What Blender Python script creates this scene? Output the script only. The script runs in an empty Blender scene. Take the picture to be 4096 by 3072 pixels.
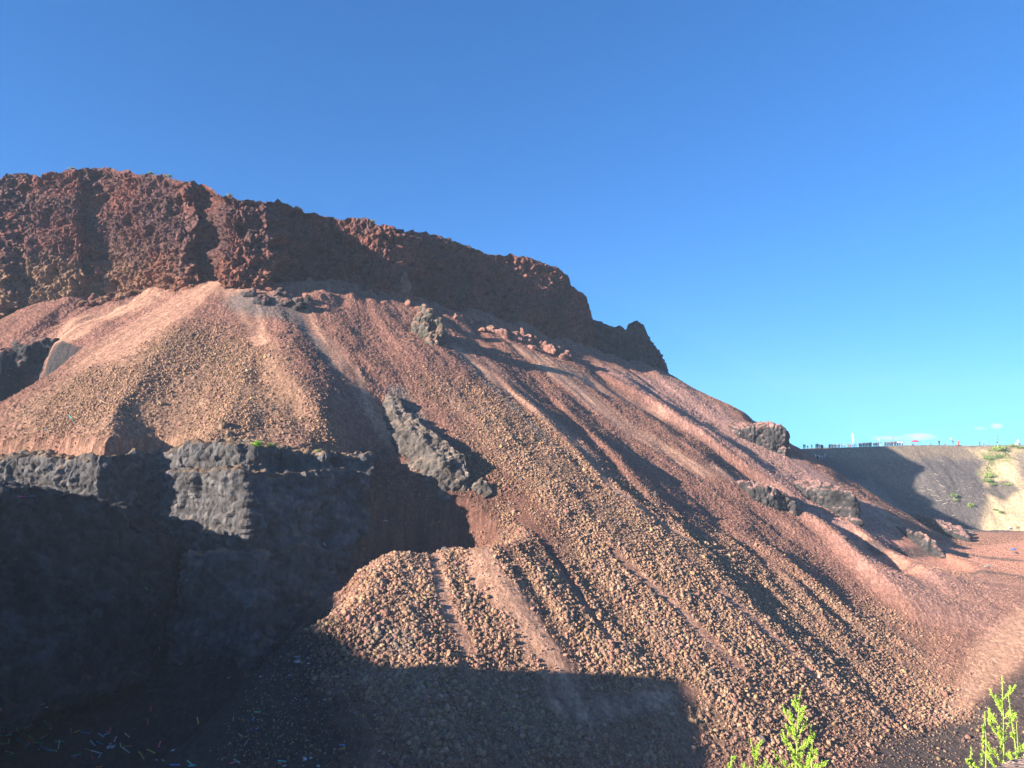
import bpy, bmesh, math, random
import numpy as np
from mathutils import Vector, Matrix, Euler

sc = bpy.context.scene
C = sc.collection
R = math.radians
# ------------------------------------------------------------------ camera
PITCH = R(6.0)
cam_data = bpy.data.cameras.new("camera")
cam_data.sensor_width = 36.0
cam_data.lens = 2768.0 / 4096.0 * 36.0
cam_data.clip_start = 0.05
cam_data.clip_end = 20000.0
cam = bpy.data.objects.new("camera", cam_data)
C.objects.link(cam)
cam.location = (0, 0, 0)
cam.rotation_euler = (R(90) + PITCH, 0, 0)
sc.camera = cam
# ------------------------------------------------------------------ light
SUN_EL = R(18.2)
HEAD = (0.87, 0.493)                      # where the sunlight travels, in plan
_n = math.hypot(*HEAD); HEAD = (HEAD[0] / _n, HEAD[1] / _n)
SUNV = Vector((-HEAD[0] * math.cos(SUN_EL), -HEAD[1] * math.cos(SUN_EL), math.sin(SUN_EL)))
sun_data = bpy.data.lights.new("sun", 'SUN')
sun_data.energy = 5.0
sun_data.angle = R(0.5)
sun_data.color = (1.0, 0.90, 0.79)
sun = bpy.data.objects.new("sun", sun_data)
C.objects.link(sun)
sun.rotation_euler = SUNV.to_track_quat('Z', 'Y').to_euler()
world = bpy.data.worlds.new("World")
sc.world = world
world.use_nodes = True
wt = world.node_tree
wn = wt.nodes
bg = wn["Background"]
sky = wn.new("ShaderNodeTexSky")
sky.sky_type = 'NISHITA'
sky.sun_disc = False
sky.sun_elevation = SUN_EL
sky.sun_rotation = math.atan2(SUNV.x, SUNV.y)
sky.altitude = 1400
sky.air_density = 1.0
sky.dust_density = 0.2
sky.ozone_density = 3.0
bg.inputs[1].default_value = 0.057
gm = wn.new("ShaderNodeGamma")
gm.inputs[1].default_value = 0.8
wt.links.new(sky.outputs[0], gm.inputs[0])
mu = wn.new("ShaderNodeMix"); mu.data_type = 'RGBA'; mu.blend_type = 'MULTIPLY'
mu.inputs[0].default_value = 1.0; mu.inputs[7].default_value = (0.30, 0.92, 1.60, 1)
wt.links.new(gm.outputs[0], mu.inputs[6])
# two thin clouds low over the crater rim, placed by their direction in the sky
tc = wn.new("ShaderNodeTexCoord"); sx_ = wn.new("ShaderNodeSeparateXYZ"); wt.links.new(tc.outputs["Generated"], sx_.inputs[0])
def wm(op, a, b=None, clamp=False):
    n = wn.new("ShaderNodeMath"); n.operation = op; n.use_clamp = clamp
    for i, v in enumerate((a, b)):
        if v is None: continue
        if isinstance(v, (int, float)): n.inputs[i].default_value = v
        else: wt.links.new(v, n.inputs[i])
    return n.outputs[0]
yy_ = wm('MAXIMUM', sx_.outputs[1], 0.01)
ca_ = wm('DIVIDE', sx_.outputs[0], yy_); ce_ = wm('DIVIDE', sx_.outputs[2], yy_)
cn = wn.new("ShaderNodeTexNoise"); cn.inputs["Scale"].default_value = 26.0; cn.inputs["Detail"].default_value = 5.0
cmx = wn.new("ShaderNodeMapping"); cmx.inputs["Scale"].default_value = (1, 1, 5)
wt.links.new(tc.outputs["Generated"], cmx.inputs[0]); wt.links.new(cmx.outputs[0], cn.inputs["Vector"])
tot = None
for a0, e0, wa, we, k in ((0.585, 0.0285, 0.030, 0.0060, 1.0), (0.555, 0.0270, 0.045, 0.0035, .6), (0.700, 0.044, 0.011, 0.0045, .8), (0.676, 0.041, 0.012, 0.003, .4)):
    da = wm('DIVIDE', wm('SUBTRACT', ca_, a0), wa); de = wm('DIVIDE', wm('SUBTRACT', ce_, e0), we)
    q_ = wm('SUBTRACT', 1.0, wm('ADD', wm('MULTIPLY', da, da), wm('MULTIPLY', de, de)), True)
    q_ = wm('MULTIPLY', q_, k)
    tot = q_ if tot is None else wm('MAXIMUM', tot, q_)
cm_ = wm('MULTIPLY', wm('MULTIPLY', tot, wm('SUBTRACT', wm('MULTIPLY', cn.outputs[0], 3.0), 0.6, True)), 1.3, True)
mc = wn.new("ShaderNodeMix"); mc.data_type = 'RGBA'
wt.links.new(cm_, mc.inputs[0]); wt.links.new(mu.outputs[2], mc.inputs[6]); mc.inputs[7].default_value = (5.0, 4.6, 4.9, 1)
wt.links.new(mc.outputs[2], bg.inputs[0])
sc.view_settings.view_transform = 'Standard'
sc.view_settings.look = 'None'
sc.view_settings.exposure = 1.78
sc.view_settings.gamma = 1.0
sc.cycles.max_bounces = 5
sc.cycles.diffuse_bounces = 3
sc.cycles.use_denoising = True

# ------------------------------------------------------------------ projection (photo pixels on a 2212 px wide sheet)
D2P = 4096.0 / 2212.0
CP, SP = math.cos(PITCH), math.sin(PITCH)
def ray(dx, dy):
    a = (dx * D2P - 2048) / 2768.0
    b = (1536 - dy * D2P) / 2768.0
    return np.array([a, CP - b * SP, SP + b * CP])
def W(dx, dy, y):
    """world point seen at sheet pixel (dx, dy) whose forward distance is y"""
    r = ray(dx, dy)
    return r * (y / r[1])
def to_sheet(P):
    x, y, z = P[..., 0], P[..., 1], P[..., 2]
    f = y * CP + z * SP
    u = -y * SP + z * CP
    f = np.where(f < 0.1, 0.1, f)
    return (2048 + 2768 * x / f) / D2P, (1536 - 2768 * u / f) / D2P

# ------------------------------------------------------------------ noise
def _h(ix, iy, iz, seed):
    h = (ix.astype(np.int64) * 374761393 + iy.astype(np.int64) * 668265263 + iz.astype(np.int64) * 2147483647 + seed * 1274126177) & 0xffffffff
    h = ((h ^ (h >> 13)) * 1274126177) & 0xffffffff
    h = ((h ^ (h >> 16)) * 2246822519) & 0xffffffff
    return ((h ^ (h >> 15)) & 0xffffff).astype(np.float32) / 16777216.0
def vnoise(x, y, z=None, seed=0):
    if z is None:
        x0, y0 = np.floor(x), np.floor(y)
        fx, fy = (x - x0).astype(np.float32), (y - y0).astype(np.float32)
        x0 = x0.astype(np.int64); y0 = y0.astype(np.int64); zz = np.zeros_like(x0)
        ux = fx * fx * (3 - 2 * fx); uy = fy * fy * (3 - 2 * fy)
        a = _h(x0, y0, zz, seed); b = _h(x0 + 1, y0, zz, seed); c = _h(x0, y0 + 1, zz, seed); d = _h(x0 + 1, y0 + 1, zz, seed)
        return (a + (b - a) * ux) * (1 - uy) + (c + (d - c) * ux) * uy
    x0, y0, z0 = np.floor(x), np.floor(y), np.floor(z)
    fx, fy, fz = (x - x0).astype(np.float32), (y - y0).astype(np.float32), (z - z0).astype(np.float32)
    x0 = x0.astype(np.int64); y0 = y0.astype(np.int64); z0 = z0.astype(np.int64)
    ux = fx * fx * (3 - 2 * fx); uy = fy * fy * (3 - 2 * fy); uz = fz * fz * (3 - 2 * fz)
    r = []
    for k in (0, 1):
        a = _h(x0, y0, z0 + k, seed); b = _h(x0 + 1, y0, z0 + k, seed); c = _h(x0, y0 + 1, z0 + k, seed); d = _h(x0 + 1, y0 + 1, z0 + k, seed)
        r.append((a + (b - a) * ux) * (1 - uy) + (c + (d - c) * ux) * uy)
    return r[0] + (r[1] - r[0]) * uz
def fbm(x, y, z=None, oct=4, seed=0, gain=0.5):
    s = 0; a = 1.0; t = 0
    for i in range(oct):
        k = 2.03 ** i
        s = s + a * vnoise(x * k + 17.3 * i, y * k - 9.1 * i, None if z is None else z * k + 5.7 * i, seed + i * 7)
        t += a; a *= gain
    return s / t - 0.5
def worley(x, y, z=None, seed=0):
    """F1, F2, id of the nearest cell"""
    x0 = np.floor(x).astype(np.int64); y0 = np.floor(y).astype(np.int64)
    z0 = np.zeros_like(x0) if z is None else np.floor(z).astype(np.int64)
    f1 = np.full(x.shape, 9.0, np.float32); f2 = f1.copy(); cid = np.zeros(x.shape, np.float32)
    for k in ((0,) if z is None else (-1, 0, 1)):
        for i in (-1, 0, 1):
            for j in (-1, 0, 1):
                cx, cy, cz = x0 + i, y0 + j, z0 + k
                d = (cx + _h(cx, cy, cz, seed) - x) ** 2 + (cy + _h(cx, cy, cz, seed + 1) - y) ** 2
                if z is not None:
                    d = d + (cz + _h(cx, cy, cz, seed + 2) - z) ** 2
                d = d.astype(np.float32)
                m = d < f1
                f2 = np.where(m, f1, np.minimum(f2, d))
                cid = np.where(m, _h(cx, cy, cz, seed + 3), cid)
                f1 = np.where(m, d, f1)
    return np.sqrt(f1), np.sqrt(f2), cid
def sstep(a, b, x):
    t = np.clip((x - a) / (b - a), 0, 1)
    return t * t * (3 - 2 * t)
def smax(a, b, k):
    d = np.clip(0.5 + 0.5 * (a - b) / k, 0, 1)
    return b + (a - b) * d + k * d * (1 - d)
def resample(pts, step):
    pts = np.asarray(pts, float)
    seg = np.linalg.norm(np.diff(pts, axis=0), axis=1)
    L = np.concatenate([[0], np.cumsum(seg)])
    n = max(2, int(L[-1] / step) + 1)
    t = np.linspace(0, L[-1], n)
    return np.stack([np.interp(t, L, pts[:, k]) for k in range(pts.shape[1])], 1), t
def interp_rows(rows, keycol, t):
    rows = np.asarray(rows, float)
    return [np.interp(t, rows[:, keycol], rows[:, k]) for k in range(rows.shape[1])]

# ------------------------------------------------------------------ hill: the line where the cliff meets the scree (sheet px, forward distance)
BASE = [(-420, 860, 108), (-250, 800, 112), (-120, 740, 116), (0, 690, 120), (130, 642, 125), (220, 655, 127), (350, 624, 127), (430, 608, 126), (490, 603, 124),
        (620, 612, 130), (760, 628, 137.5), (870, 640, 143), (960, 672, 149), (1100, 700, 158.5), (1250, 742, 171), (1300, 765, 175), (1370, 772, 177), (1440, 802, 179)]
BW = np.array([W(*b) for b in BASE])
CREST, CREST_S = resample(BW, 1.0)
MSL = 0.665
FLOOR = -19.0
GX0, GX1, GY0, GY1, GS = -200.0, 290.0, -60.0, 350.0, 0.6
gx = np.arange(GX0, GX1, GS); gy = np.arange(GY0, GY1, GS)
GXX, GYY = np.meshgrid(gx, gy, indexing='ij')
def envelope(px, py, crest, m, k=1.2, svals=None):
    out = np.empty(px.shape, np.float32); so = np.empty(px.shape, np.float32)
    f = px.ravel(); g = py.ravel(); o = out.ravel(); s_ = so.ravel()
    cr = crest.astype(np.float32)
    for a in range(0, f.size, 40000):
        b = slice(a, a + 40000)
        d = np.sqrt((f[b, None] - cr[None, :, 0]) ** 2 + (g[b, None] - cr[None, :, 1]) ** 2)
        v = cr[None, :, 2] - m * d
        mx = v.max(1)
        w = np.exp((v - mx[:, None]) * k)
        o[b] = mx
        if svals is not None:
            s_[b] = (w * svals[None, :]).sum(1) / w.sum(1)
    return o.reshape(px.shape), s_.reshape(px.shape)
ENV, SG = envelope(GXX.astype(np.float32), GYY.astype(np.float32), CREST, MSL, 1.2, CREST_S.astype(np.float32))
def bil(G, x, y):
    u = np.clip((x - GX0) / GS, 0, G.shape[0] - 1.001); v = np.clip((y - GY0) / GS, 0, G.shape[1] - 1.001)
    i = u.astype(int); j = v.astype(int); fu = u - i; fv = v - j
    return (G[i, j] * (1 - fu) + G[i + 1, j] * fu) * (1 - fv) + (G[i, j + 1] * (1 - fu) + G[i + 1, j + 1] * fu) * fv

def seg_dist(x, y, pts):
    """distance to a plan polyline, side (+ = right of travel), position along it 0..1"""
    pts = np.asarray(pts, float)[:, :2]
    best = np.full(x.shape, 1e9); side = np.zeros(x.shape); tt = np.zeros(x.shape)
    seg = np.linalg.norm(np.diff(pts, axis=0), axis=1); L = np.concatenate([[0], np.cumsum(seg)])
    for i in range(len(pts) - 1):
        ax, ay = pts[i]; bx, by = pts[i + 1]
        dx, dy = bx - ax, by - ay; l2 = dx * dx + dy * dy
        t = np.clip(((x - ax) * dx + (y - ay) * dy) / l2, 0, 1)
        qx, qy = x - ax - t * dx, y - ay - t * dy
        d = qx * qx + qy * qy
        m = d < best
        best = np.where(m, d, best)
        side = np.where(m, -(dx * qy - dy * qx) / math.sqrt(l2), side)
        tt = np.where(m, (L[i] + t * seg[i]) / L[-1], tt)
    return np.sqrt(best), side, tt

# pit floor with the hole cut in front of the black block; crater beyond
CUT = None
def ground(x, y):
    low = -11.0 * (1 - sstep(68, 114, y + .12 * np.clip(-x, 0, 60)))
    G = FLOOR + low + (21.5 + 1.6 * sstep(115, 150, x) + .8 * fbm(x / 14, y / 30, oct=3, seed=12)) * sstep(172, 245, y) + 0.9 * fbm(x / 22, y / 22, oct=3, seed=5) * sstep(300, 40, y)
    # the far crater
    cx, cy, rx, ry = 150.0, 216.0, 84.0, 40.0
    q = np.sqrt(((x - cx) / rx) ** 2 + ((y - cy) / ry) ** 2)
    inside = (1 - q) * ry
    wob = 9.0 * fbm(x / 16, y / 30, oct=5, seed=11)
    G = G - 0.74 * np.clip(inside + wob * sstep(0, 8, inside), 0, 40)
    return G
def base_height(x, y):
    E = bil(ENV, x, y)
    return smax(E, ground(x, y), 2.5)
HB = None
def raycast(dx, dy, H):
    r = ray(dx, dy); r = r / r[1]
    ys = np.arange(30, 340, 0.15)
    hz = bil(H, r[0] * ys, ys)
    below = np.nonzero(r[2] * ys < hz)[0]
    y = ys[below[0]] if len(below) else 250.0
    return r * y
H0 = base_height(GXX, GYY)
# ------------------------------------------------------------------ ribs and gullies running down the scree: (sheet polyline, height, width left, width right)
RIBS = [
    ([(560, 720), (600, 790), (640, 860), (690, 915), (770, 955)], 2.1, 8, 1.8),
    ([(1290, 805), (1400, 872), (1500, 940), (1610, 1015), (1740, 1095)], 2.3, 6, 1.3),
    ([(1170, 830), (1290, 950), (1400, 1075), (1500, 1185)], 0.9, 4, 1.0),
    ([(1060, 790), (1140, 880), (1230, 970), (1330, 1075), (1430, 1150)], 0.7, 3, 0.9),
    ([(1480, 850), (1600, 905), (1690, 925)], 0.8, 4, 1.0),
    ([(970, 1145), (1040, 1210), (1110, 1310), (1180, 1420), (1220, 1490)], 1.1, 3.0, 2.6),
    ([(1075, 1165), (1120, 1230), (1190, 1310), (1240, 1400)], 0.8, 3.0, 1.2),
    ([(870, 880), (930, 960), (990, 1040)], 1.5, 3.5, 3.0),
    ([(1740, 1110), (1840, 1160), (1950, 1230), (2060, 1290)], 2.0, 5, 1.4),
    ([(1690, 1085), (1790, 1170), (1900, 1270), (2000, 1350)], 2.8, 7, 1.8),
    ([(1870, 1090), (1960, 1150), (2060, 1215), (2150, 1260)], 1.2, 4, 1.3),
    ([(1560, 1120), (1700, 1230), (1830, 1340), (1930, 1430)], 0.9, 5, 1.4),
    ([(1640, 1190), (1760, 1320), (1850, 1430)], 0.7, 4, 1.2),
    ([(150, 650), (165, 700), (150, 760)], 1.0, 3, 1.6),
    ([(330, 850), (400, 900), (430, 930)], 0.8, 3, 1.6),
]
def add_ribs(x, y, H):
    for pts, h, wl, wr in RIBS:
        P = [raycast(a, b, H0) for a, b in pts]
        d, side, t = seg_dist(x, y, P)
        # photo-right is the lee side
        run = np.sin(np.clip(t, 0, 1) * math.pi) ** 0.5
        prof = np.where(side < 0, np.exp(-(d / wl) ** 2), np.exp(-(d / wr) ** 2))
        H = H + h * prof * run
    return H
H1 = add_ribs(GXX, GYY, H0)
SD0 = np.full(GXX.shape, -99.0)
# streaks that follow the fall line
STR = fbm(SG / 2.6, H0 / 22.0, oct=4, seed=21) * 0.9 + fbm(SG / 8.0, H0 / 40.0, oct=2, seed=22) * 2.4 + fbm(GXX / 11, GYY / 11, oct=3, seed=23) * 2.2 + (.5 - np.abs(fbm(SG / 2.5 + 3 * fbm(GXX / 9, GYY / 9, oct=2, seed=26), H0 / 18.0, oct=3, seed=25)) * 5) * .14
onhill = sstep(0.5, 5.0, bil(ENV, GXX, GYY) - ground(GXX, GYY))
H1 = H1 + (fbm(GXX / 5, GYY / 5, oct=4, seed=27, gain=.6) * 5.0 + .6) * sstep(24, 31, ENV)
H1 = H1 + STR * onhill * 0.8 * sstep(0, -14, SD0)
# the pit dug in front of the black block
PITEDGE = [W(-500, 1010, 86), W(-120, 1010, 83), W(60, 1010, 80), W(215, 1010, 75), W(330, 1010, 82), W(525, 1010, 74), W(640, 1010, 78), W(800, 1010, 84.5), (-12, 87.5, 0), (-7.5, 87, 0), (-4.5, 85.2, 0), (-4.5, 83.6, 0), (-7, 82, 0), (-9.5, 81.4, 0), (-12, 79.6, 0), (-15, 79.3, 0), (-17, 77, 0), (-19, 72, 0), (-16.5, 67, 0), (-18.5, 62, 0), (-20, 56, 0), (-20, 50, 0)]
def inpoly(x, y, poly):
    c = np.zeros(x.shape, bool); n = len(poly)
    for i in range(n):
        x1, y1 = poly[i][:2]; x2, y2 = poly[(i + 1) % n][:2]
        m = ((y1 > y) != (y2 > y)) & (x < (x2 - x1) * (y - y1) / (y2 - y1 + 1e-9) + x1)
        c ^= m
    return c
_poly = [(-150, 20)] + [tuple(p[:2]) for p in PITEDGE] + [(-12, 20)]
_d, _, _ = seg_dist(GXX, GYY, PITEDGE)
_in = inpoly(GXX, GYY, _poly)
_sd = np.where(_in, _d, -_d)
PITF = np.maximum(ground(GXX, GYY), -19.0 - 0.6 * np.clip(_sd, 0, None))      # a small apron at the foot
k_ = sstep(-3.0, -1.6, _sd)
# toward the right end the wall of the pit eases into a scree tongue
ease = sstep(-26, -18, GXX) * sstep(110, 60, GYY)
ramp_h = -19.0 + np.where(_sd < 5, 0.85, 0.6) * (5.0 - _sd) + .8 * fbm(GXX / 4, GYY / 4, oct=3, seed=24)
H1 = np.where(_sd > -30, smax(-smax(-H1, -ramp_h, 1.5), ground(GXX, GYY), 1.0) * ease + H1 * (1 - ease), H1)
kk = k_ * (1 - ease)
cap = 0.6 + 0.74 * np.clip(-_sd - 1.0, 0, None)
H1 = np.where((ease < .99) & (_sd < 0) & (_sd > -60), H1 * ease + np.minimum(H1, cap) * (1 - ease), H1)
H1 = H1 * (1 - kk) + np.minimum(H1, PITF) * kk
SDG = _sd
HOL = [raycast(a, b, H1) for a, b in [(-140, 765), (0, 762), (100, 735), (178, 752), (120, 800), (60, 838), (0, 872), (-140, 960)]]
_hd, _, _ = seg_dist(GXX, GYY, HOL + [HOL[0]])
H1 = H1 - 9.0 * sstep(0.0, 3.0, np.where(inpoly(GXX, GYY, HOL), _hd, -_hd))
# near things: the ledge the photographer stands on, and the quarry rim to the left that shades the floor
LT = np.array([HEAD[0], HEAD[1], -math.tan(SUN_EL)])
SHADE = [((30, 1112), 62, 84), ((200, 1112), 67, 80), ((345, 1112), 86, 88), ((400, 1145), 83, 86), ((500, 1158), 79, 82), ((590, 1186), 77, 80),
         ((780, 1390), None, 74), ((870, 1432), None, 71), ((960, 1452), None, 68), ((1080, 1480), None, 66), ((1200, 1484), None, 64), ((1300, 1464), None, 66), ((1400, 1458), None, 70), ((1480, 1464), None, 74), ((1515, 1520), None, 74), ((1550, 1590), None, 74), ((1572, 1655), None, 74)]
RIM = []
for (a, b), y, t in SHADE:
    P = W(a, b, y) if y else raycast(a, b, H1)
    RIM.append(P - LT * t)
RIM = np.array(RIM)
RIM_FIRST = RIM[0] + np.array([-40, 10, 1.0])
RIM_ALL = np.vstack([RIM_FIRST[None], RIM])
print("RIM", np.round(RIM_ALL, 1).tolist())
RIMR, _t = resample(RIM_ALL, 0.8)
def near_height(x, y):
    z = np.full(x.shape, -60.0)
    for a in range(0, 1):
        e, _ = envelope(x.astype(np.float32), y.astype(np.float32), RIMR, 1.3)
        z = np.maximum(z, e)
    # the bank behind the photographer joins the ledge and the rim
    led = -2.15 - 0.9 * np.clip(np.sqrt(x ** 2 + np.clip(y, 0, None) ** 2) - 4.3, 0, None)
    z = np.maximum(z, led)
    z = np.maximum(z, np.where(y < 0, np.maximum(-2.15 - 0.35 * np.clip(np.abs(x) - 4.3, 0, None), -60), -60))
    return z
def height(x, y):
    return np.maximum(bil(H1, x, y), near_height(x, y))

# ------------------------------------------------------------------ materials
def mat(name, rough=0.95, spec=0.1):
    m = bpy.data.materials.new(name); m.use_nodes = True
    b = m.node_tree.nodes["Principled BSDF"]
    b.inputs["Roughness"].default_value = rough
    b.inputs["Specular IOR Level"].default_value = spec
    return m, m.node_tree, b
def nd(t, kind, **kw):
    n = t.nodes.new(kind)
    for k, v in kw.items():
        if k.startswith("i_"):
            key = k[2:]; key = int(key) if key.isdigit() else key
            n.inputs[key].default_value = v
        else:
            setattr(n, k, v)
    return n
def ramp(t, fac, stops):
    r = t.nodes.new("ShaderNodeValToRGB")
    e = r.color_ramp.elements
    while len(e) < len(stops): e.new(0.5)
    for q, (p, c) in zip(e, stops):
        q.position = p; q.color = (*c, 1) if len(c) == 3 else c
    t.links.new(fac, r.inputs[0])
    return r
def mix(t, fac, a, b, mode='MIX'):
    m = t.nodes.new("ShaderNodeMix"); m.data_type = 'RGBA'; m.blend_type = mode; m.clamp_factor = True
    for s, v in ((0, fac), (6, a), (7, b)):
        if isinstance(v, (int, float)): m.inputs[s].default_value = v
        elif isinstance(v, tuple): m.inputs[s].default_value = (*v, 1) if len(v) == 3 else v
        else: t.links.new(v, m.inputs[s])
    return m.outputs[2]
def vcol_mat(name, rough=0.95, bump=0.0, bscale=8.0, var=0.35, vscale=3.0):
    """base colour comes from the mesh's own colour attribute, varied by fine noise, with fine bump"""
    m, t, b = mat(name, rough)
    at = nd(t, "ShaderNodeAttribute", attribute_name="tint")
    geo = nd(t, "ShaderNodeNewGeometry")
    n1 = nd(t, "ShaderNodeTexNoise", i_Scale=vscale, i_Detail=6.0, i_Roughness=0.7)
    t.links.new(geo.outputs["Position"], n1.inputs["Vector"])
    r = ramp(t, n1.outputs[0], [(0.25, (1 - var,) * 3), (0.75, (1 + var,) * 3)])
    c = mix(t, 1.0, at.outputs["Color"], r.outputs[0], 'MULTIPLY')
    t.links.new(c, b.inputs["Base Color"])
    if bump:
        v = nd(t, "ShaderNodeTexNoise", i_Scale=bscale, i_Detail=5.0, i_Roughness=0.75)
        t.links.new(geo.outputs["Position"], v.inputs["Vector"])
        bp = nd(t, "ShaderNodeBump", i_Strength=1.0, i_Distance=bump)
        t.links.new(v.outputs[0], bp.inputs["Height"])
        t.links.new(bp.outputs[0], b.inputs["Normal"])
    return m
M_SCREE = vcol_mat("scree_material", bump=0.30, bscale=3.2, var=0.5, vscale=2.6)
M_ROCK = vcol_mat("rock_material", bump=0.45, bscale=1.7, var=0.45, vscale=1.6)

def mesh_obj(name, co, faces, m, tint=None, kind=None, label=None, cat=None, smooth=False, group=None, parent=None):
    me = bpy.data.meshes.new(name)
    co = np.asarray(co, np.float32); faces = np.asarray(faces, np.int32)
    k = faces.shape[1]
    me.vertices.add(len(co)); me.vertices.foreach_set("co", co.ravel())
    me.loops.add(faces.size); me.loops.foreach_set("vertex_index", faces.ravel())
    me.polygons.add(len(faces))
    me.polygons.foreach_set("loop_start", np.arange(0, faces.size, k, dtype=np.int32))
    if tint is not None:
        a = me.attributes.new("tint", 'FLOAT_COLOR', 'POINT')
        t4 = np.ones((len(co), 4), np.float32); t4[:, :3] = tint
        a.data.foreach_set("color", t4.ravel())
    me.update(calc_edges=True); me.validate()
    me.polygons.foreach_set("use_smooth", np.full(len(faces), smooth))
    me.materials.append(m)
    o = bpy.data.objects.new(name, me); C.objects.link(o)
    if parent: o.parent = parent
    if kind: o["kind"] = kind
    if label: o["label"] = label
    if cat: o["category"] = cat
    if group: o["group"] = group
    return o
def grid_faces(nr, nc, keep=None):
    i = np.arange(nr - 1)[:, None] * nc + np.arange(nc - 1)[None]
    f = np.stack([i, i + 1, i + nc + 1, i + nc], -1).reshape(-1, 4)
    return f if keep is None else f[keep.ravel()]
def compact(co, faces, *attrs):
    u, inv = np.unique(faces, return_inverse=True)
    return (co[u], inv.reshape(faces.shape)) + tuple(a[u] for a in attrs)

# ------------------------------------------------------------------ colour zones (linear albedo), authored on the photo and stored on the ground
RED = np.array([.245, .120, .088]); SAND = np.array([.45, .255, .165]); GREY = np.array([.085, .075, .068]); BLACK = np.array([.028, .026, .027])
TAN = np.array([.39, .255, .155]); PINK = np.array([.37, .21, .17]); BEIGE = np.array([.52, .38, .22]); GREEN = np.array([.14, .20, .05]); OLIVE = np.array([.12, .115, .085])
ORANGE = np.array([.50, .235, .16])
def line_mask(x, y, pts, w0, w1=None):
    """soft band of width w (metres) along a sheet polyline laid on the ground"""
    P = [raycast(a, b, H1) for a, b in pts]
    d, s, t = seg_dist(x, y, P)
    w = w0 + ((w1 if w1 is not None else w0) - w0) * t
    return sstep(1.0, 0.35, d / w)
def poly_mask(x, y, pts, soft):
    P = [raycast(a, b, H1) for a, b in pts]
    d, s, t = seg_dist(x, y, P + [P[0]])
    i = inpoly(x, y, P)
    return sstep(-soft, soft, np.where(i, d, -d))
def ground_zones(x, y, z):
    n1 = fbm(x / 9, y / 9, oct=4, seed=31); n2 = fbm(x / 3, y / 3, oct=3, seed=32)
    s = bil(SG, x, y)
    st = fbm(s / 1.6, z / 18, oct=4, seed=33); st2 = fbm(s / .9 + n1 * 3, z / 12, oct=4, seed=34)
    env = bil(ENV, x, y)
    col = np.empty(x.shape + (3,)); col[:] = RED
    def blend(m, c): 
        nonlocal col
        col = col * (1 - m[..., None]) + np.asarray(c) * m[..., None]
    jx, jy = x + 5 * n2 , y + 5 * n1
    coarse = poly_mask(jx, jy, [(560, 1000), (200, 1000), (0, 960), (0, 900), (250, 740), (420, 700), (560, 730), (700, 930)], 4)
    coarse = np.maximum(coarse, poly_mask(jx, jy, [(860, 1180), (950, 1130), (1060, 1060), (1000, 900), (930, 830), (1050, 850), (1250, 960), (1420, 1100), (1650, 1210), (1900, 1330), (2080, 1440), (2100, 1560), (1950, 1657), (1000, 1657), (780, 1400)], 6))
    sandy = np.zeros(x.shape)
    for pts, w0, w1 in [
        ([(490, 612), (420, 640), (330, 700), (240, 760)], 5, 7), ([(490, 612), (540, 680), (560, 740)], 4, 2), ([(300, 650), (200, 690), (150, 720)], 6, 5),
        ([(620, 640), (700, 740), (790, 860), (840, 960)], 3.5, 2.0), ([(1060, 790), (1200, 910), (1330, 1060), (1500, 1180)], 2.2, 1.0),
        ([(1000, 760), (1130, 860), (1280, 1000)], 3, 2), ([(1180, 790), (1350, 920), (1500, 1010), (1640, 1060)], 4.5, 2.5), ([(1130, 760), (1300, 840)], 4, 4),
        ([(970, 1145), (1050, 1230), (1130, 1330), (1210, 1450), (1240, 1520)], 2.2, 3.2), ([(1130, 1120), (1230, 1260), (1330, 1400)], 1.6, .8), ([(1330, 1200), (1480, 1330), (1600, 1450)], 1.4, 1.0), ([(1560, 1280), (1700, 1400), (1800, 1500)], 1.2, .8), ([(900, 1190), (960, 1300), (1010, 1400)], 1.2, 1.0),
        ([(1290, 830), (1420, 900)], 4, 3), ([(1740, 1100), (1850, 1170), (2000, 1270)], 3, 1.5), ([(1730, 1000), (1850, 1080), (2000, 1180)], 4, 3), ([(1900, 1100), (2050, 1200), (2150, 1260)], 3, 3),
        ([(1240, 1540), (1480, 1500)], 1.6, 1.4)]:
        sandy = np.maximum(sandy, line_mask(x + 0.8 * n2, y + 0.8 * n1, pts, w0, w1))
    path = poly_mask(x + n2, y + n1, [(2230, 1300), (2100, 1400), (2080, 1470), (2000, 1545), (2070, 1560), (2130, 1500), (2230, 1420)], 1.2)
    dk = poly_mask(x + n2, y + n1, [(2230, 1430), (2150, 1490), (2080, 1550), (1940, 1585), (1860, 1657), (1860, 1700), (2230, 1700)], 1.0)
    orange = poly_mask(x + n2, y + n1, [(1840, 1140), (1980, 1150), (2230, 1165), (2230, 1245), (2100, 1235), (1900, 1230)], 2)
    sandy = np.maximum(sandy, np.maximum(np.maximum(path, dk) * .85, orange * .7))
    coarse = coarse * (1 - sandy)
    blend(sstep(-.05, .2, st) * 0.6, RED * 1.5 * .7)
    blend(coarse * 0.55, TAN * 0.75)
    blend(np.clip(sandy * (.75 + 1.5 * st2), 0, 1) * .85, SAND)
    col = col * (1 + .5 * st2 * sstep(0, 3, z - ground(x, y)))[..., None]
    pink = poly_mask(jx, jy, [(1450, 810), (1300, 800), (1500, 930), (1700, 1060), (1900, 1250), (2000, 1330), (2212, 1400), (2212, 1250), (2100, 1250), (1900, 1100), (1700, 980)], 4)
    blend(pink * 0.85, PINK)
    # grey ashy streaks
    ash = np.zeros(x.shape)
    for pts, w0, w1 in [([(620, 650), (660, 720), (720, 800)], 2.5, 1.0), ([(1000, 770), (1110, 880), (1190, 960), (1250, 1000)], 1.8, .8), ([(860, 850), (900, 930), (1000, 1050)], 2.6, 4.5),
                        ([(530, 650), (620, 680)], 5, 4), ([(820, 1370), (880, 1400)], 2.2, 1.5)]:
        ash = np.maximum(ash, line_mask(x + n2, y + n1, pts, w0, w1))
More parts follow.
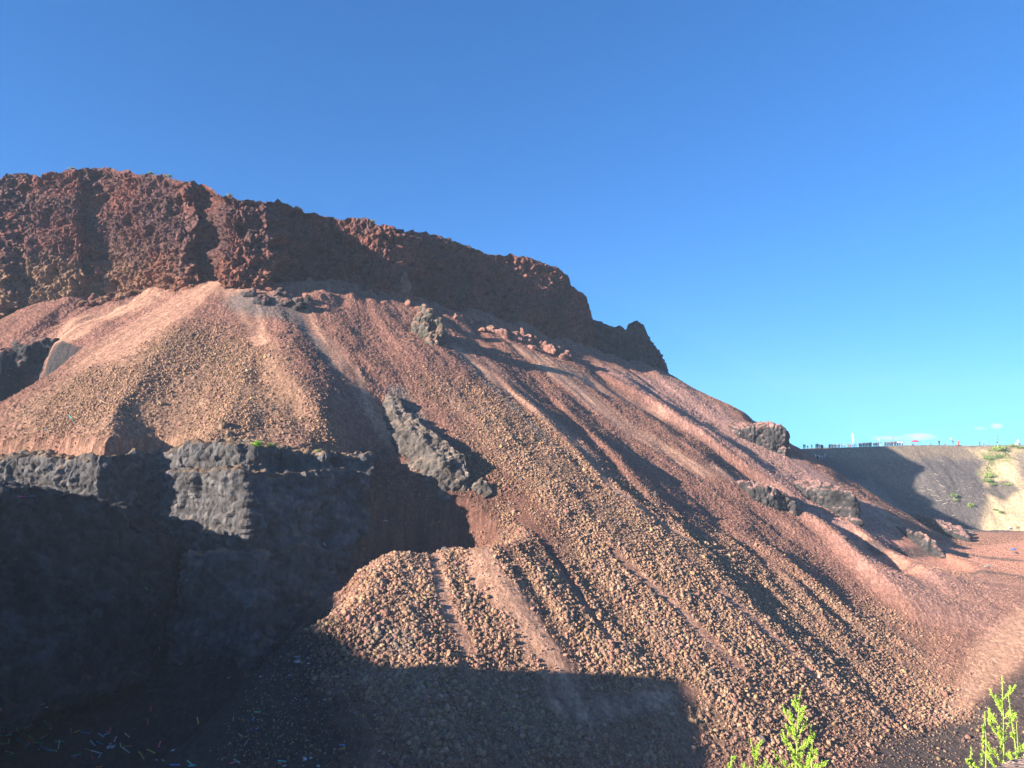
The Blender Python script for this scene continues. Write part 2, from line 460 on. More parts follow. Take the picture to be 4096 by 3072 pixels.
    blend(ash * 0.75, GREY * 1.7)
    # quarry floor
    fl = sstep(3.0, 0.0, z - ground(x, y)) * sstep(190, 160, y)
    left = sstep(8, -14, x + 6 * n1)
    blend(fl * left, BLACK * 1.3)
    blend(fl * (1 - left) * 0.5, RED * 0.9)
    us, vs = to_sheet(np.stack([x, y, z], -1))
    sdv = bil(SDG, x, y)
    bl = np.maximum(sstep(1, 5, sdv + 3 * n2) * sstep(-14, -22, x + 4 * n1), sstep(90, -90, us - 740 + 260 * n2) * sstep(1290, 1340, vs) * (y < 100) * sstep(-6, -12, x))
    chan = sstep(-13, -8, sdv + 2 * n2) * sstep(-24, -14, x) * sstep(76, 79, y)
    blend(chan * (1 - bl), RED * .62)  # channel bank: its shade painted in as a darker red
    blend(inpoly(x, y, HOL) * sstep(-.3, .1, n2), BLACK * 1.5)  # shade of the left hollow put into its ground colour as black
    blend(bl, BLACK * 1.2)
    fr = fl * (1 - left)
    blend(orange * 0.9, ORANGE)
    blend(path * 0.85, SAND * 1.1)
    blend(dk * 0.85, GREY * 0.75)
    dk2 = line_mask(x, y, [(1890, 1185), (2000, 1195), (2100, 1200), (2230, 1215)], 2.2, 2.2) * sstep(-.15, .1, n2)
    blend(dk2 * 0.8, GREY)
    dk3 = line_mask(x, y, [(1960, 1232), (2100, 1240), (2230, 1250)], 1.2, 1.2)
    blend(dk3 * 0.6, GREY)
    # far crater: grey cinder, beige ash on the right, green strip, dark lens
    cr = sstep(172, 180, y + 2 * n2)
    blend(cr, GREY * 1.15 + np.array([.02, .012, .01]) * 1)
    bei = poly_mask(x + 2 * n2, y + 2 * n1, [(2090, 970), (2230, 966), (2230, 1150), (2120, 1135), (2140, 1080), (2120, 1030), (2130, 1000)], 2.0) * cr
    blend(bei * 0.95, BEIGE)
    top = sstep(-2.5, 1.0, z + 3 * n1) * sstep(225, 235, y)
    blend(top * cr * 0.35, BEIGE * 0.7)
    lens = poly_mask(x + n2, y + n1, [(2125, 1060), (2145, 1043), (2175, 1038), (2205, 1060), (2165, 1085)], 1.0) * cr
    blend(lens * 0.9, GREY)
    rt = poly_mask(x + n2, y + n1, [(2190, 980), (2230, 975), (2230, 1090), (2205, 1040)], 2.0) * cr
    blend(rt * 0.75, GREY * 1.6)
    gr = poly_mask(x + 3 * n2, y + 3 * n1, [(2110, 975), (2150, 975), (2212, 972), (2180, 1000), (2165, 1030), (2135, 1045), (2110, 1045), (2120, 1010)], 1.5) * cr
    blend(gr * sstep(-.15, .1, n1 + n2) * 0.5, GREEN)
    pale = poly_mask(x + n2, y + n1, [(1850, 1040), (1880, 1033), (1900, 1055), (1950, 1100), (1930, 1105)], 1.5) * cr
    blend(pale * 0.8, np.array([.2, .17, .14]))
    cr_rough = cr
    return col, coarse * (1 - fl * left) , sandy, cr, fl

# ------------------------------------------------------------------ main ground mesh (polar around the camera)
def detail(x, y, z, coarse, sandy, r):
    """metres of small relief: cobbles where coarse, ripples elsewhere"""
    rough = 1 - 0.85 * sandy
    d = 0.5 * fbm(x / 2.4, y / 2.4, oct=4, seed=41) * rough
    f1, f2, cid = worley(x / .85, y / .85, seed=51)
    f3, f4, cid2 = worley(x / .42, y / .42, seed=61)
    cob = np.clip(1 - f1 * 1.5, 0, 1) ** .6 * (0.15 + cid * 0.85) * 0.34
    cob2 = np.clip(1 - f3 * 1.5, 0, 1) ** .6 * (0.15 + cid2 * 0.85) * 0.18
    far = sstep(60, 130, r)
    d = d + coarse * (cob * (0.12 + .4 * far) + cob2 * .8) + (1 - coarse) * rough * (cob2 * 0.9 + 0.25 * cob)
    return d, cid2
AZ = np.radians(np.linspace(-40.5, 40.5, 1500))
ROWS = []
r_ = 48.0
while r_ < 350:
    ROWS.append(r_); r_ *= 1 + (0.0016 if r_ < 190 else 0.0014)
ROWS = np.array(ROWS)
print("grid", len(ROWS), len(AZ))
rr, aa = np.meshgrid(ROWS, AZ, indexing='ij')
X = rr * np.sin(aa); Y = rr * np.cos(aa)
Z = height(X, Y)
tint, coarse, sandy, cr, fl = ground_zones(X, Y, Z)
dd, cid2 = detail(X, Y, Z, coarse, sandy, rr)
blackfloor = np.maximum(fl * sstep(8, -14, X), sstep(0, 3, bil(SDG, X, Y)))
Z = Z + dd * (1 - 0.75 * blackfloor) * (1 - .3 * cr)
tint = tint * (0.75 + 0.5 * cid2[..., None])
co = np.stack([X, Y, Z], -1).reshape(-1, 3)
F = grid_faces(*X.shape)
cls = np.where(cr > .5, 2, np.where(fl > .5, 1, 0)).ravel()[F[:, 0]]
for k, (nm, lb) in enumerate([("hillside", "red cinder scree slope below the cliff"), ("quarry_floor", "dark and red cinder floor of the quarry"), ("crater_wall", "grey and beige wall of the far crater")]):
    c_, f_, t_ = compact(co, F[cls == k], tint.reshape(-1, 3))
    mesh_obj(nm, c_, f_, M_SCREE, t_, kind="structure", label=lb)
# ground outside the view wedge and close to the camera
def side_grid(name, az0, az1, r0, r1, na, nr):
    a = np.radians(np.linspace(az0, az1, na)); r = np.geomspace(r0, r1, nr)
    rr, aa = np.meshgrid(r, a, indexing='ij')
    x = rr * np.sin(aa); y = rr * np.cos(aa)
    z = height(x, y) 
    z = z + 0.5 * fbm(x / 3, y / 3, oct=4, seed=71) * sstep(1, 10, rr)
    t = np.empty(x.shape + (3,)); t[:] = RED * 0.8
    n = fbm(x / 6, y / 6, oct=3, seed=72)
    t = t * (1 - sstep(-.1, .1, n)[..., None]) + GREY * sstep(-.1, .1, n)[..., None]
    mesh_obj(name, np.stack([x, y, z], -1).reshape(-1, 3), grid_faces(*x.shape), M_SCREE, t.reshape(-1, 3), kind="structure", label="cinder ground around the viewpoint")
side_grid("near_ground", -40.5, 40.5, 0.3, 48.1, 260, 220)
side_grid("quarry_rim", 40.4, 319.6, 0.3, 350, 560, 260)
a = np.radians(np.linspace(0, 360, 97)); r = np.array([340.0, 450, 600, 760])
rr2, aa2 = np.meshgrid(r, a, indexing='ij')
mesh_obj("far_ground", np.stack([rr2 * np.sin(aa2), rr2 * np.cos(aa2), np.full(rr2.shape, 1.6)], -1).reshape(-1, 3), grid_faces(*rr2.shape), M_SCREE, np.full((rr2.size, 3), .16), kind="structure", label="plain beyond the crater")
# ------------------------------------------------------------------ cliff band above the scree
TOP = [(-420, 380), (-250, 378), (-100, 390), (-20, 396), (0, 392), (15, 378), (60, 377), (88, 376), (92, 368), (130, 364), (180, 362), (250, 362), (290, 371), (320, 374), (400, 394), (470, 417), (540, 431), (600, 437),
       (650, 451), (700, 462), (800, 477), (900, 500), (1000, 524), (1060, 546), (1110, 548), (1160, 560), (1200, 574), (1226, 590), (1232, 612), (1252, 628), (1268, 640), (1274, 668), (1281, 690), (1286, 715), (1292, 760)]
# extra forward offset of the face (metres towards the camera) that makes buttresses
BUTT = [(-420, 0), (0, 0), (60, -2.5), (110, 1.0), (180, 2.0), (205, -2.5), (240, -1.0), (330, 1.5), (400, 2.4), (432, -2.0), (470, 0.8), (520, 1.8), (590, 2.6), (612, -1.5), (700, -2.6), (790, 0.5), (840, 1.6), (872, 2.2), (890, -1.8), (1000, -3.0), (1100, -2.0), (1180, -1), (1292, 0)]
bw = np.array(BASE, float)
nS, nT = 1500, 300
sx = np.linspace(-420, 1292, nS)
but = np.interp(sx, *np.array(BUTT, float).T); but = np.convolve(np.pad(but, 12, mode='edge'), np.ones(25) / 25, 'valid') * (.6 + .9 * sstep(300, 440, sx))
yb = np.interp(sx, bw[:, 0], bw[:, 2]) - but
dyb = np.interp(sx, bw[:, 0], bw[:, 1])
dyt = np.interp(sx, *np.array(TOP, float).T)
Pb = np.array([W(a, b, y) for a, b, y in zip(sx, dyb, yb)])
Pt = np.array([W(a, b, y) for a, b, y in zip(sx, dyt, yb)])
hgt = Pt[:, 2] - Pb[:, 2]
# lean the face back and put the top line where its own distance needs it
lean = (0.22 + .33 * sstep(330, 60, sx) - 0.22 * sstep(400, 480, sx)) * hgt
Pt = np.array([W(a, b, y + l) for a, b, y, l in zip(sx, dyt, yb, lean)])
tt = np.linspace(-0.12, 1, nT)[:, None]
lip = np.clip(tt, 0, 1)
Xc = Pb[None, :, 0] + (Pt - Pb)[None, :, 0] * lip ** 1.3
Yc = Pb[None, :, 1] + (Pt - Pb)[None, :, 1] * lip ** 1.3
Zc = Pb[None, :, 2] + (Pt - Pb)[None, :, 2] * tt
# surface normal in plan
tan = np.gradient((Pb + Pt)[:, :2] * .5, axis=0)
ker = np.ones(41) / 41
tan = np.stack([np.convolve(np.pad(tan[:, k], 20, mode='edge'), ker, 'valid') for k in (0, 1)], 1)
tan /= np.linalg.norm(tan, axis=1, keepdims=True)
nx, ny = tan[:, 1], -tan[:, 0]
def cliff_noise(x, y, z, amp_big=1.0):
    u = x * .8 + y * .6; v = y
    big = fbm(x / 9, y / 9, z / 14, oct=3, seed=81) * 5.0 * amp_big
    mid = fbm(x / 3.2, y / 3.2, z / 4.0, oct=4, seed=82, gain=.6) * 2.6
    f1, f2, cid = worley(x / 1.5, y / 1.5, z / 1.6, seed=83)
    f3, f4, cid3 = worley(x / .7, y / .7, z / .75, seed=84)
    f5, f6, cid5 = worley(x / .42, y / .42, z / .42, seed=89)
    lump = (np.clip(1 - f1, 0, 1) - .5) * 1.15 * (0.3 + cid) + (np.clip(1 - f3, 0, 1) - .5) * 0.95 * (0.3 + cid3) + (np.clip(1 - f5, 0, 1) - .5) * .6 * (.2 + cid5)
    hole = -1.6 * sstep(.12, .3, fbm(x / 2.6, y / 2.6, z / 3.2, oct=2, seed=85))
    return big + mid + lump + hole, cid3
Xc2, Yc2, Zc2 = (np.broadcast_to(q, Xc.shape).copy() for q in (Xc, Yc, Zc))
dn, cc = cliff_noise(Xc2, Yc2, Zc2)
calm = (1 - .2 * sstep(900, 1100, sx))[None, :]          # the shaded right end is smoother
tap = sstep(1.0, 0.93, tt) * 0.6 + 0.4
_tt = np.broadcast_to(tt, dn.shape); _ss = np.broadcast_to(sx[None], dn.shape)
_sh = 70 * fbm(_ss / 160, _tt * 2.6, oct=4, seed=93) + 26 * fbm(_ss / 40, _tt * 7, oct=3, seed=94)
dn = dn + (np.interp(_ss + _sh, sx, but) - but[None]) * 1.15
dn = dn * calm * tap
Xc2 += nx[None] * dn; Yc2 += ny[None] * dn
Zc2 += (fbm(Xc2 / 1.2, Yc2 / 1.2, Zc2 / 1.2, oct=3, seed=86)) * 0.9 * sstep(0, .1, tt)
Zc2[-25:] += (fbm(Xc2[-1] / 1.4, Yc2[-1] / 1.4, oct=4, seed=88, gain=.6) * 1.1 + fbm(Xc2[-1] / 5, Yc2[-1] / 5, oct=3, seed=90) * 1.8)[None] * np.linspace(0, 1, 25)[:, None]
# rows over the lip onto the top
back = np.array([.15, .4, .8, 1.4, 2.2, 3.4, 5, 8, 12, 18, 26, 36, 50, 66])[:, None]
drop = np.array([0.05, .12, .2, .3, .4, .5, .5, .3, .1, 0, 0, 1, 6, 14])[:, None] * 1.0
ex, ey, ez = Xc2[-1], Yc2[-1], Zc2[-1]
fade = 1 + 0 * back
Xt = (ex / ey)[None] * (ey[None] + back)
Yt = ey[None] + back
Zt = (ez / ey)[None] * Yt - drop - back * .025 + (fbm(Xt / 2, Yt / 2, oct=3, seed=87)) * .5 * sstep(0, 2, back)
Xc2 = np.vstack([Xc2, Xt]); Yc2 = np.vstack([Yc2, Yt]); Zc2 = np.vstack([Zc2, Zt])
cc = np.vstack([cc, np.full(Xt.shape, .5)])
n1 = fbm(Xc2 / 6, Yc2 / 6, Zc2 / 6, oct=3, seed=91); n2 = fbm(Xc2 / 2, Yc2 / 2, Zc2 / 2, oct=3, seed=92)
CR_RED = np.array([.165, .068, .052]); CR_PURP = np.array([.10, .058, .055]); CR_TAN = np.array([.27, .165, .095])
ct = np.empty(Xc2.shape + (3,)); ct[:] = CR_RED
def bl(m, c):
    global ct
    ct = ct * (1 - m[..., None]) + np.asarray(c) * m[..., None]
bl(sstep(-.08, .12, n1) * .7, CR_PURP)
ttf = np.vstack([np.broadcast_to(tt, (nT, nS)), np.ones(Xt.shape)])
low = sstep(.45, .0, ttf + n2 * .5) 
bl(low * sstep(500, 150, np.broadcast_to(sx[None], ttf.shape)) * .85, CR_TAN)
bl(low * sstep(150, 500, np.broadcast_to(sx[None], ttf.shape)) * .4, np.array([.25, .10, .055]))
bl(sstep(.1, .25, n2) * .5, np.array([.09, .06, .055]))
ct = ct * (0.65 + .7 * cc[..., None])
mesh_obj("cliff", np.stack([Xc2, Yc2, Zc2], -1).reshape(-1, 3), grid_faces(*Xc2.shape), M_ROCK, ct.reshape(-1, 3), kind="structure", label="red and purple lava cliff along the top of the hill")
#STAGE2
# ------------------------------------------------------------------ rock outcrops: rough convex pieces fused, then weathered
BLK = np.array([.040, .037, .036]); GRY = np.array([.115, .098, .085])
def remesh(hulls, voxel):
    bm = bmesh.new()
    for pts in hulls:
        vs = [bm.verts.new(tuple(map(float, p))) for p in pts]
        r = bmesh.ops.convex_hull(bm, input=vs)
        junk = [e for e in r["geom_interior"] + r["geom_unused"] if isinstance(e, bmesh.types.BMVert)]
        for v in set(junk):
            if v.is_valid and not v.link_faces: bm.verts.remove(v)
    me = bpy.data.meshes.new("tmp"); bm.to_mesh(me); bm.free()
    o = bpy.data.objects.new("tmp", me); C.objects.link(o)
    md = o.modifiers.new("r", 'REMESH'); md.mode = 'VOXEL'; md.voxel_size = voxel
    sm = o.modifiers.new("s", 'SMOOTH'); sm.iterations = 4; sm.factor = .5
    dg = bpy.context.evaluated_depsgraph_get(); ev = o.evaluated_get(dg); m2 = ev.to_mesh()
    n = len(m2.vertices); co = np.empty(n * 3, np.float32); no = np.empty(n * 3, np.float32)
    m2.vertices.foreach_get("co", co); m2.vertices.foreach_get("normal", no)
    f = np.empty(len(m2.polygons) * 4, np.int32); m2.polygons.foreach_get("vertices", f)
    ev.to_mesh_clear(); bpy.data.objects.remove(o); bpy.data.meshes.remove(me)
    return co.reshape(-1, 3), no.reshape(-1, 3), f.reshape(-1, 4)
def vnormals(co, f):
    a, b, c, d = (co[f[:, i]] for i in range(4))
    n = np.cross(c - a, d - b); out = np.zeros_like(co)
    for i in range(4): np.add.at(out, f[:, i], n)
    return out / (np.linalg.norm(out, axis=1, keepdims=True) + 1e-9)
def outcrop(name, hulls, label, side=BLK, top=None, voxel=.25, big=1.0, mid=1.0, fine=1.0, stri=0.0, cat="rock", group=None, seed=0, topz=.62, kind=None, material=None):
    co, no, f = remesh(hulls, voxel)
    x, y, z = co[:, 0], co[:, 1], co[:, 2]
    d = fbm(x / 6, y / 6, z / 6, oct=3, seed=101 + seed) * 2.6 * big + fbm(x / 2.0, y / 2.0, z / 2.4, oct=4, seed=102 + seed, gain=.6) * 1.5 * mid
    f1, f2, cid = worley(x / .9, y / .9, z / .9, seed=103 + seed)
    d += (np.clip(1 - f1, 0, 1) - .5) * .55 * (0.2 + cid) * fine
    if stri:
        d += (fbm((x + y) / 1.3, (x - y) / 1.3, z / 9, oct=3, seed=104 + seed)) * 1.6 * stri + fbm(x / 12, y / 12, z / .5, oct=2, seed=105 + seed) * .5 * stri
    co = co + no * d[:, None]
    vn = vnormals(co, f)
    t = np.empty(co.shape); t[:] = side
    n1 = fbm(x / 1.6, y / 1.6, z / 1.6, oct=4, seed=106 + seed)
    t *= (1 + 1.4 * n1)[:, None]
    if top is not None:
        m = sstep(topz - .15, topz + .15, vn[:, 2] + n1 * .8)[:, None]
        t = t * (1 - m) + np.asarray(top) * m
    t *= (0.7 + .6 * cid)[:, None]
    return mesh_obj(name, co, f, material or M_ROCK, np.clip(t, .005, 1), label=None if kind else label, cat=None if kind else cat, group=group, kind=kind)
def prism(top, zbot, spread=1.08, off=(0, 0)):
    P = np.array([W(*p) for p in top]); c = P[:, :2].mean(0)
    B = np.column_stack([c + (P[:, :2] - c) * spread + np.array(off), np.full(len(P), float(zbot))])
    return np.vstack([P, B])
rng = np.random.default_rng(7)
def lump(dx, dy, w, h, deep=1.0, sink=.35, y=None, lean=0):
    """a rough boulder-like hull whose foot is seen at (dx, dy), w and h sheet pixels wide and high"""
    P = raycast(dx, dy, H1) if y is None else W(dx, dy, y)
    k = P[1] / 1494.8
    a = rng.normal(size=(26, 3)); a /= np.linalg.norm(a, axis=1, keepdims=True)
    a[:, 2] = np.abs(a[:, 2]) * (1 + sink) - sink
    a *= rng.uniform(.8, 1.05, (26, 1))
    q = a * np.array([w * k / 2, w * k / 2 * deep, h * k])
    q[:, 0] += q[:, 2] * lean
    return q + P + np.array([0, w * k / 2 * deep * .5, 0])
# the black block above the pit
A = []
A.append(prism([(-140, 1000, 84), (60, 992, 80.5), (215, 982, 76), (330, 975, 83), (330, 972, 92), (-140, 985, 92)], -22, 1.04))
A.append(prism([(325, 975, 83.5), (460, 958, 79), (520, 970, 76), (700, 972, 83), (800, 990, 86), (800, 986, 94), (325, 972, 94)], -10, 1.0))
_t = [W(*p) for p in [(325, 1018, 82.5), (425, 1016, 78), (528, 1016, 74), (640, 1014, 78.5), (806, 1010, 84.5), (800, 1010, 94), (325, 1010, 94)]]
_m = [W(*p) for p in [(325, 1130, 82.3), (425, 1135, 77.6), (534, 1150, 73.4), (650, 1130, 78), (785, 1070, 84), (780, 1090, 92)]]
_b = [W(*p) for p in [(320, 1400, 81.5), (420, 1400, 77), (560, 1420, 73), (660, 1400, 77), (730, 1330, 82), (700, 1330, 92), (325, 1330, 94)]]
A.append(np.array(_t + _m)); A.append(np.array(_m + _b))
A.append(prism([(525, 1190, 75), (640, 1170, 76), (735, 1180, 80), (700, 1170, 90), (530, 1170, 90)], -22, 1.12, (0, -1.5)))
A.append(prism([(400, 1200, 75), (560, 1190, 72.5), (600, 1200, 75), (600, 1190, 85), (400, 1190, 85)], -22, 1.1, (0, -1)))
outcrop("black_rock_block", A, "big black cinder block with a vertical face, one sunlit patch, above the dark pit", BLK * 2.7, top=TAN * .55, voxel=.19, big=1.15, mid=1.3, fine=1.4, stri=.6, seed=1, topz=.7, kind="structure")
B = [prism([(-140, 1062, 56), (0, 1050, 60), (110, 1052, 63), (210, 1070, 67), (300, 1112, 72), (330, 1110, 86), (-140, 1060, 80)], -22, 1.15, (1.0, -1.5)),
     prism([(250, 1110, 70), (330, 1150, 73), (400, 1190, 78), (380, 1150, 88), (240, 1110, 86)], -22, 1.15)]
outcrop("black_rock_mound", B, "rounded black cinder mound at the left edge below the block", BLK * 1.1, top=BLK * 1.5, voxel=.21, big=1.0, mid=1.2, fine=1.4, seed=2, kind="structure")
# the grey spur on the scree
sp = []
prev = None
for (a, b), h, w in [((845, 862), .3, .8), ((868, 905), 1.2, 2.0), ((905, 955), 2.0, 3.0), ((950, 1000), 3.0, 3.6), ((985, 1040), 3.6, 3.6), ((1003, 1066), 2.0, 2.6)]:
    P = raycast(a, b, H1)
    sec = [P + np.array([-w, -w * .45, -1.5]), P + np.array([-w * .45, -w * .3, h * .8]), P + np.array([w * .35, w * .1, h]), P + np.array([w * .9, w * .4, -1.5]), P + np.array([0, 0, -3])]
    if prev is not None: sp.append(np.array(prev + sec))
    prev = sec
sp.append(lump(1040, 1075, 60, 55, 1.0))
outcrop("grey_rock_spur", sp, "long grey rock spur running down the middle of the scree slope, nose at its foot", GRY, top=GRY * .9 + TAN * .3, voxel=.18, big=.7, mid=1.3, fine=1.4, seed=3, cat="rock outcrop")
# the upright crag under the cliff
yc = raycast(955, 738, H1)[1]
cg = [lump(906, 722, 40, 58, 1.2), lump(925, 738, 52, 84, 1.1), lump(946, 745, 40, 74, 1.4), lump(935, 745, 46, 40), lump(912, 690, 26, 36)]
outcrop("crag", cg, "upright grey green crag just below the shaded cliff, casting a long shadow", np.array([.10, .092, .075]), top=TAN * .35 + RED * .5, voxel=.18, big=.5, mid=1.2, fine=1.2, seed=4, cat="rock outcrop", topz=.4)
# dark rock in the notch at the left edge
nt = [prism([(-140, 758, 108), (0, 752, 107), (60, 742, 108), (120, 726, 110), (168, 738, 113), (160, 732, 122), (-140, 748, 122)], -6, 1.0), lump(118, 800, 60, 70, y=111)]
outcrop("dark_rock_shelf", nt, "dark overhanging rock in the hollow at the left edge of the slope", BLK * 1.6, top=RED, voxel=.22, big=.6, mid=1.1, fine=1, seed=5, cat="rock outcrop")
# black rocks along the right hand skyline and slope
def shelf(name, top, label, seed, drop=7, **k):
    ys = []
    T = []
    for a, b, base in top:
        y = raycast(a, base, H1)[1]
        T.append((a, b, y))
    P = np.array([W(*p) for p in T])
    back = P + np.array([-1.0, 6.0, 1.0])
    Q = np.vstack([P, back, P + np.array([0.3, -.3, -drop]), back + np.array([0, 0, -drop - 2])])
    return outcrop(name, [Q], label, BLK * 1.5, top=PINK * .8, voxel=.16, big=.6, mid=1.3, fine=1.2, stri=.7, seed=seed, cat="rock outcrop", topz=.6, **k)
shelf("black_rock_ledge", [(1592, 924, 945), (1640, 921, 965), (1690, 919, 985), (1706, 938, 988)], "black rock ledge on the right skyline of the slope above the crowd", 6)
shelf("black_rock_ledge", [(1622, 1056, 1075), (1660, 1058, 1092), (1700, 1064, 1110), (1722, 1085, 1120)], "dark rock ledge halfway down the slope, left one of the lower pair", 7)
shelf("black_rock_ledge", [(1735, 1052, 1068), (1790, 1048, 1100), (1840, 1062, 1128), (1856, 1090, 1134)], "dark ribbed rock ledge halfway down the slope, right one of the lower pair", 8)
shelf("black_rock_ledge", [(1945, 1140, 1150), (1985, 1150, 1180), (2020, 1168, 1200), (2035, 1190, 1206)], "low grey rock ledge near the foot of the right slope", 9, drop=5)
shelf("black_rock_ledge", [(2010, 1122, 1132), (2050, 1132, 1150), (2075, 1142, 1160), (2092, 1160, 1172)], "grey rock nose beside the edge of the red flat", 10, drop=5)
# black pinnacles behind the end of the cliff
pin = [(1272, 700), (1285, 690), (1305, 698), (1325, 708), (1340, 703), (1352, 713), (1359, 700), (1376, 694), (1390, 702), (1398, 722), (1408, 742), (1424, 762), (1434, 778), (1443, 800)]
hp = []
for (a, b), (c, d) in zip(pin[:-1], pin[1:]):
    for q in (0,):
        ysp = 175.0 + (a - 1272) / 170 * 24
        hp.append(np.array([W(a, b, ysp), W(c, d, ysp), W(a, b + 3, ysp + 6), W(c, d + 3, ysp + 6), W(a, 840, ysp - 3), W(c, 840, ysp - 3), W(a, 840, ysp + 12), W(c, 840, ysp + 12)]))
outcrop("black_pinnacles", hp, "jagged black rock pinnacles on the skyline at the right end of the cliff", BLK * 1.2, voxel=.17, big=.12, mid=.7, fine=1.5, seed=11, cat="rock outcrop")
# broken red and dark crags where cliff and scree meet
def rubble(name, lst, label, seed, side, top=None, **k):
    return outcrop(name, [lump(*l) for l in lst], label, side, top=top, voxel=.17, big=.15, mid=.9, fine=1.0, seed=seed, cat="rock outcrop", **k)
rubble("rubble_crags", [(535, 640, 40, 25), (565, 655, 50, 28), (600, 640, 46, 24), (640, 668, 50, 30), (665, 655, 34, 22), (615, 660, 60, 22)], "dark jagged rubble at the top of the scree below the cliff", 12, BLK * 1.6, RED)
rubble("rubble_crags", [(985, 690, 30, 16), (1010, 697, 34, 20), (1035, 700, 30, 22), (1060, 716, 34, 18), (1022, 697, 18, 26), (997, 693, 14, 18), (1048, 708, 16, 24), (1040, 716, 44, 12)], "small sunlit red crags right of the upright crag", 13, RED * 1.2, SAND)
rubble("rubble_crags", [(1085, 728, 44, 26), (1115, 735, 40, 24), (1140, 742, 40, 26), (1165, 752, 34, 22), (1190, 765, 44, 26), (1225, 775, 34, 20), (1250, 772, 16, 12), (1100, 722, 18, 26), (1128, 733, 16, 30), (1155, 744, 20, 26), (1178, 757, 18, 30), (1205, 768, 22, 22), (1215, 778, 24, 16), (1150, 756, 30, 12), (1070, 722, 24, 14)], "row of jagged red crags at the edge of the cliff shadow", 14, RED * 1.1, PINK * .9)
rubble("rubble_crags", [(205, 655, 46, 26), (240, 650, 40, 22), (275, 640, 34, 16), (170, 660, 26, 14), (222, 657, 44, 20), (188, 661, 44, 15), (258, 648, 44, 18)], "dark knobbly rubble at the foot of the left cliff", 15, CR_RED * .8, CR_TAN)
rubble("rubble_crags", [(850, 640, 36, 40), (872, 645, 34, 70), (862, 612, 34, 50), (880, 660, 26, 20), (835, 600, 30, 34), (846, 622, 44, 40), (860, 630, 40, 50)], "sunlit red buttress standing out of the shaded cliff", 16, RED * 1.15, CR_TAN)
rubble("rubble_crags", [(478, 930, 14, 26), (492, 948, 26, 22)], "pointed stone standing on the rim above the black block", 17, TAN * .6)
# ------------------------------------------------------------------ loose stones on the scree
def ico(sub):
    bm = bmesh.new(); bmesh.ops.create_icosphere(bm, subdivisions=sub, radius=1.0)
    co = np.array([v.co[:] for v in bm.verts]); f = np.array([[v.index for v in p.verts] for p in bm.faces]); bm.free()
    return co, f
OCTA = (np.array([(1, 0, 0), (-1, 0, 0), (0, 1, 0), (0, -1, 0), (0, 0, 1), (0, 0, -1.)]), np.array([(0, 2, 4), (2, 1, 4), (1, 3, 4), (3, 0, 4), (2, 0, 5), (1, 2, 5), (3, 1, 5), (0, 3, 5)]))
def stones(name, n, prob, size, sub, label, seed, tints, kind="stuff"):
    r = np.random.default_rng(seed)
    w = (prob * (1 - .93 * darkpit) * rr ** 2).ravel(); w = w / w.sum()
    idx = np.searchsorted(np.cumsum(w), r.random(n))
    base = co_main[idx] + np.column_stack([r.normal(0, .08, n), r.normal(0, .08, n), np.zeros(n)])
    s = size(r, n) * (.56 + .22 * sstep(100, 70, rr.ravel()[idx]))
    T, F_ = ico(sub) if sub else OCTA
    nv = 14
    var = []
    for k in range(nv):
        v = T * (1 + (fbm(T[:, 0] * 1.3 + k * 9, T[:, 1] * 1.3, T[:, 2] * 1.3, oct=2, seed=200 + k) * 1.1)[:, None])
        v = v * r.uniform(.65, 1.15, 3)
        q, _ = np.linalg.qr(r.normal(size=(3, 3)))
        var.append(v @ q)
    var = np.array(var)
    ang = r.uniform(0, 6.283, n); ca, sa = np.cos(ang), np.sin(ang)
    V = var[r.integers(0, nv, n)] * s[:, None, None]
    x = V[..., 0] * ca[:, None] - V[..., 1] * sa[:, None]; y = V[..., 0] * sa[:, None] + V[..., 1] * ca[:, None]
    V = np.stack([x, y, V[..., 2]], -1) + base[:, None, :] + np.array([0, 0, 1.0]) * (s * .35)[:, None, None]
    Fc = (F_[None] + (np.arange(n) * len(T))[:, None, None]).reshape(-1, 3)
    pal = np.array(tints); cidx = r.integers(0, len(pal), n)
    cc_ = pal[cidx] * r.uniform(.7, 1.3, (n, 1))
    ground_t = tint.reshape(-1, 3)[idx]
    cc_ = cc_ * .5 + ground_t * .5
    t = np.repeat(cc_, len(T), axis=0)
    return mesh_obj(name, V.reshape(-1, 3), Fc, M_STONE, t, kind=kind, label=label)
M_STONE = vcol_mat("stone_material", bump=0.04, bscale=9, var=.3, vscale=6)
co_main = np.stack([X, Y, Z], -1).reshape(-1, 3)
hill = (cls_v := np.where(cr > .5, 0, 1.0))
SX = bil(SG, X, Y)
darkpit = np.maximum(sstep(-1, 2, bil(SDG, X, Y)) , (Y < 100) * sstep(-8, -17, X) * sstep(-24, -27, Z))
patch = sstep(-.16, .16, fbm(SX / 2.2, Z / 16, oct=4, seed=301) + .5 * fbm(X / 3, Y / 3, oct=3, seed=302))
front = sstep(140, 75, rr)
pc = coarse * (0.06 + patch) * hill
STT = [TAN, TAN * 1.2, TAN * .8, RED * 1.3, RED, GREY * 1.3, np.array([.42, .27, .12]), np.array([.30, .17, .12])]
stones("scree_stones", 140000, pc * (0.3 + front), lambda r, n: .10 + .26 * r.random(n) ** 4, 1, "coarse tan lava stones lying on the scree", 1, STT)
stones("scree_gravel", 420000, (pc + .22 * hill * (1 - .8 * sandy) * (1 - blackfloor)), lambda r, n: .08 + .09 * r.random(n) ** 2, 0, "smaller red and tan lava gravel on the slope", 2, STT)
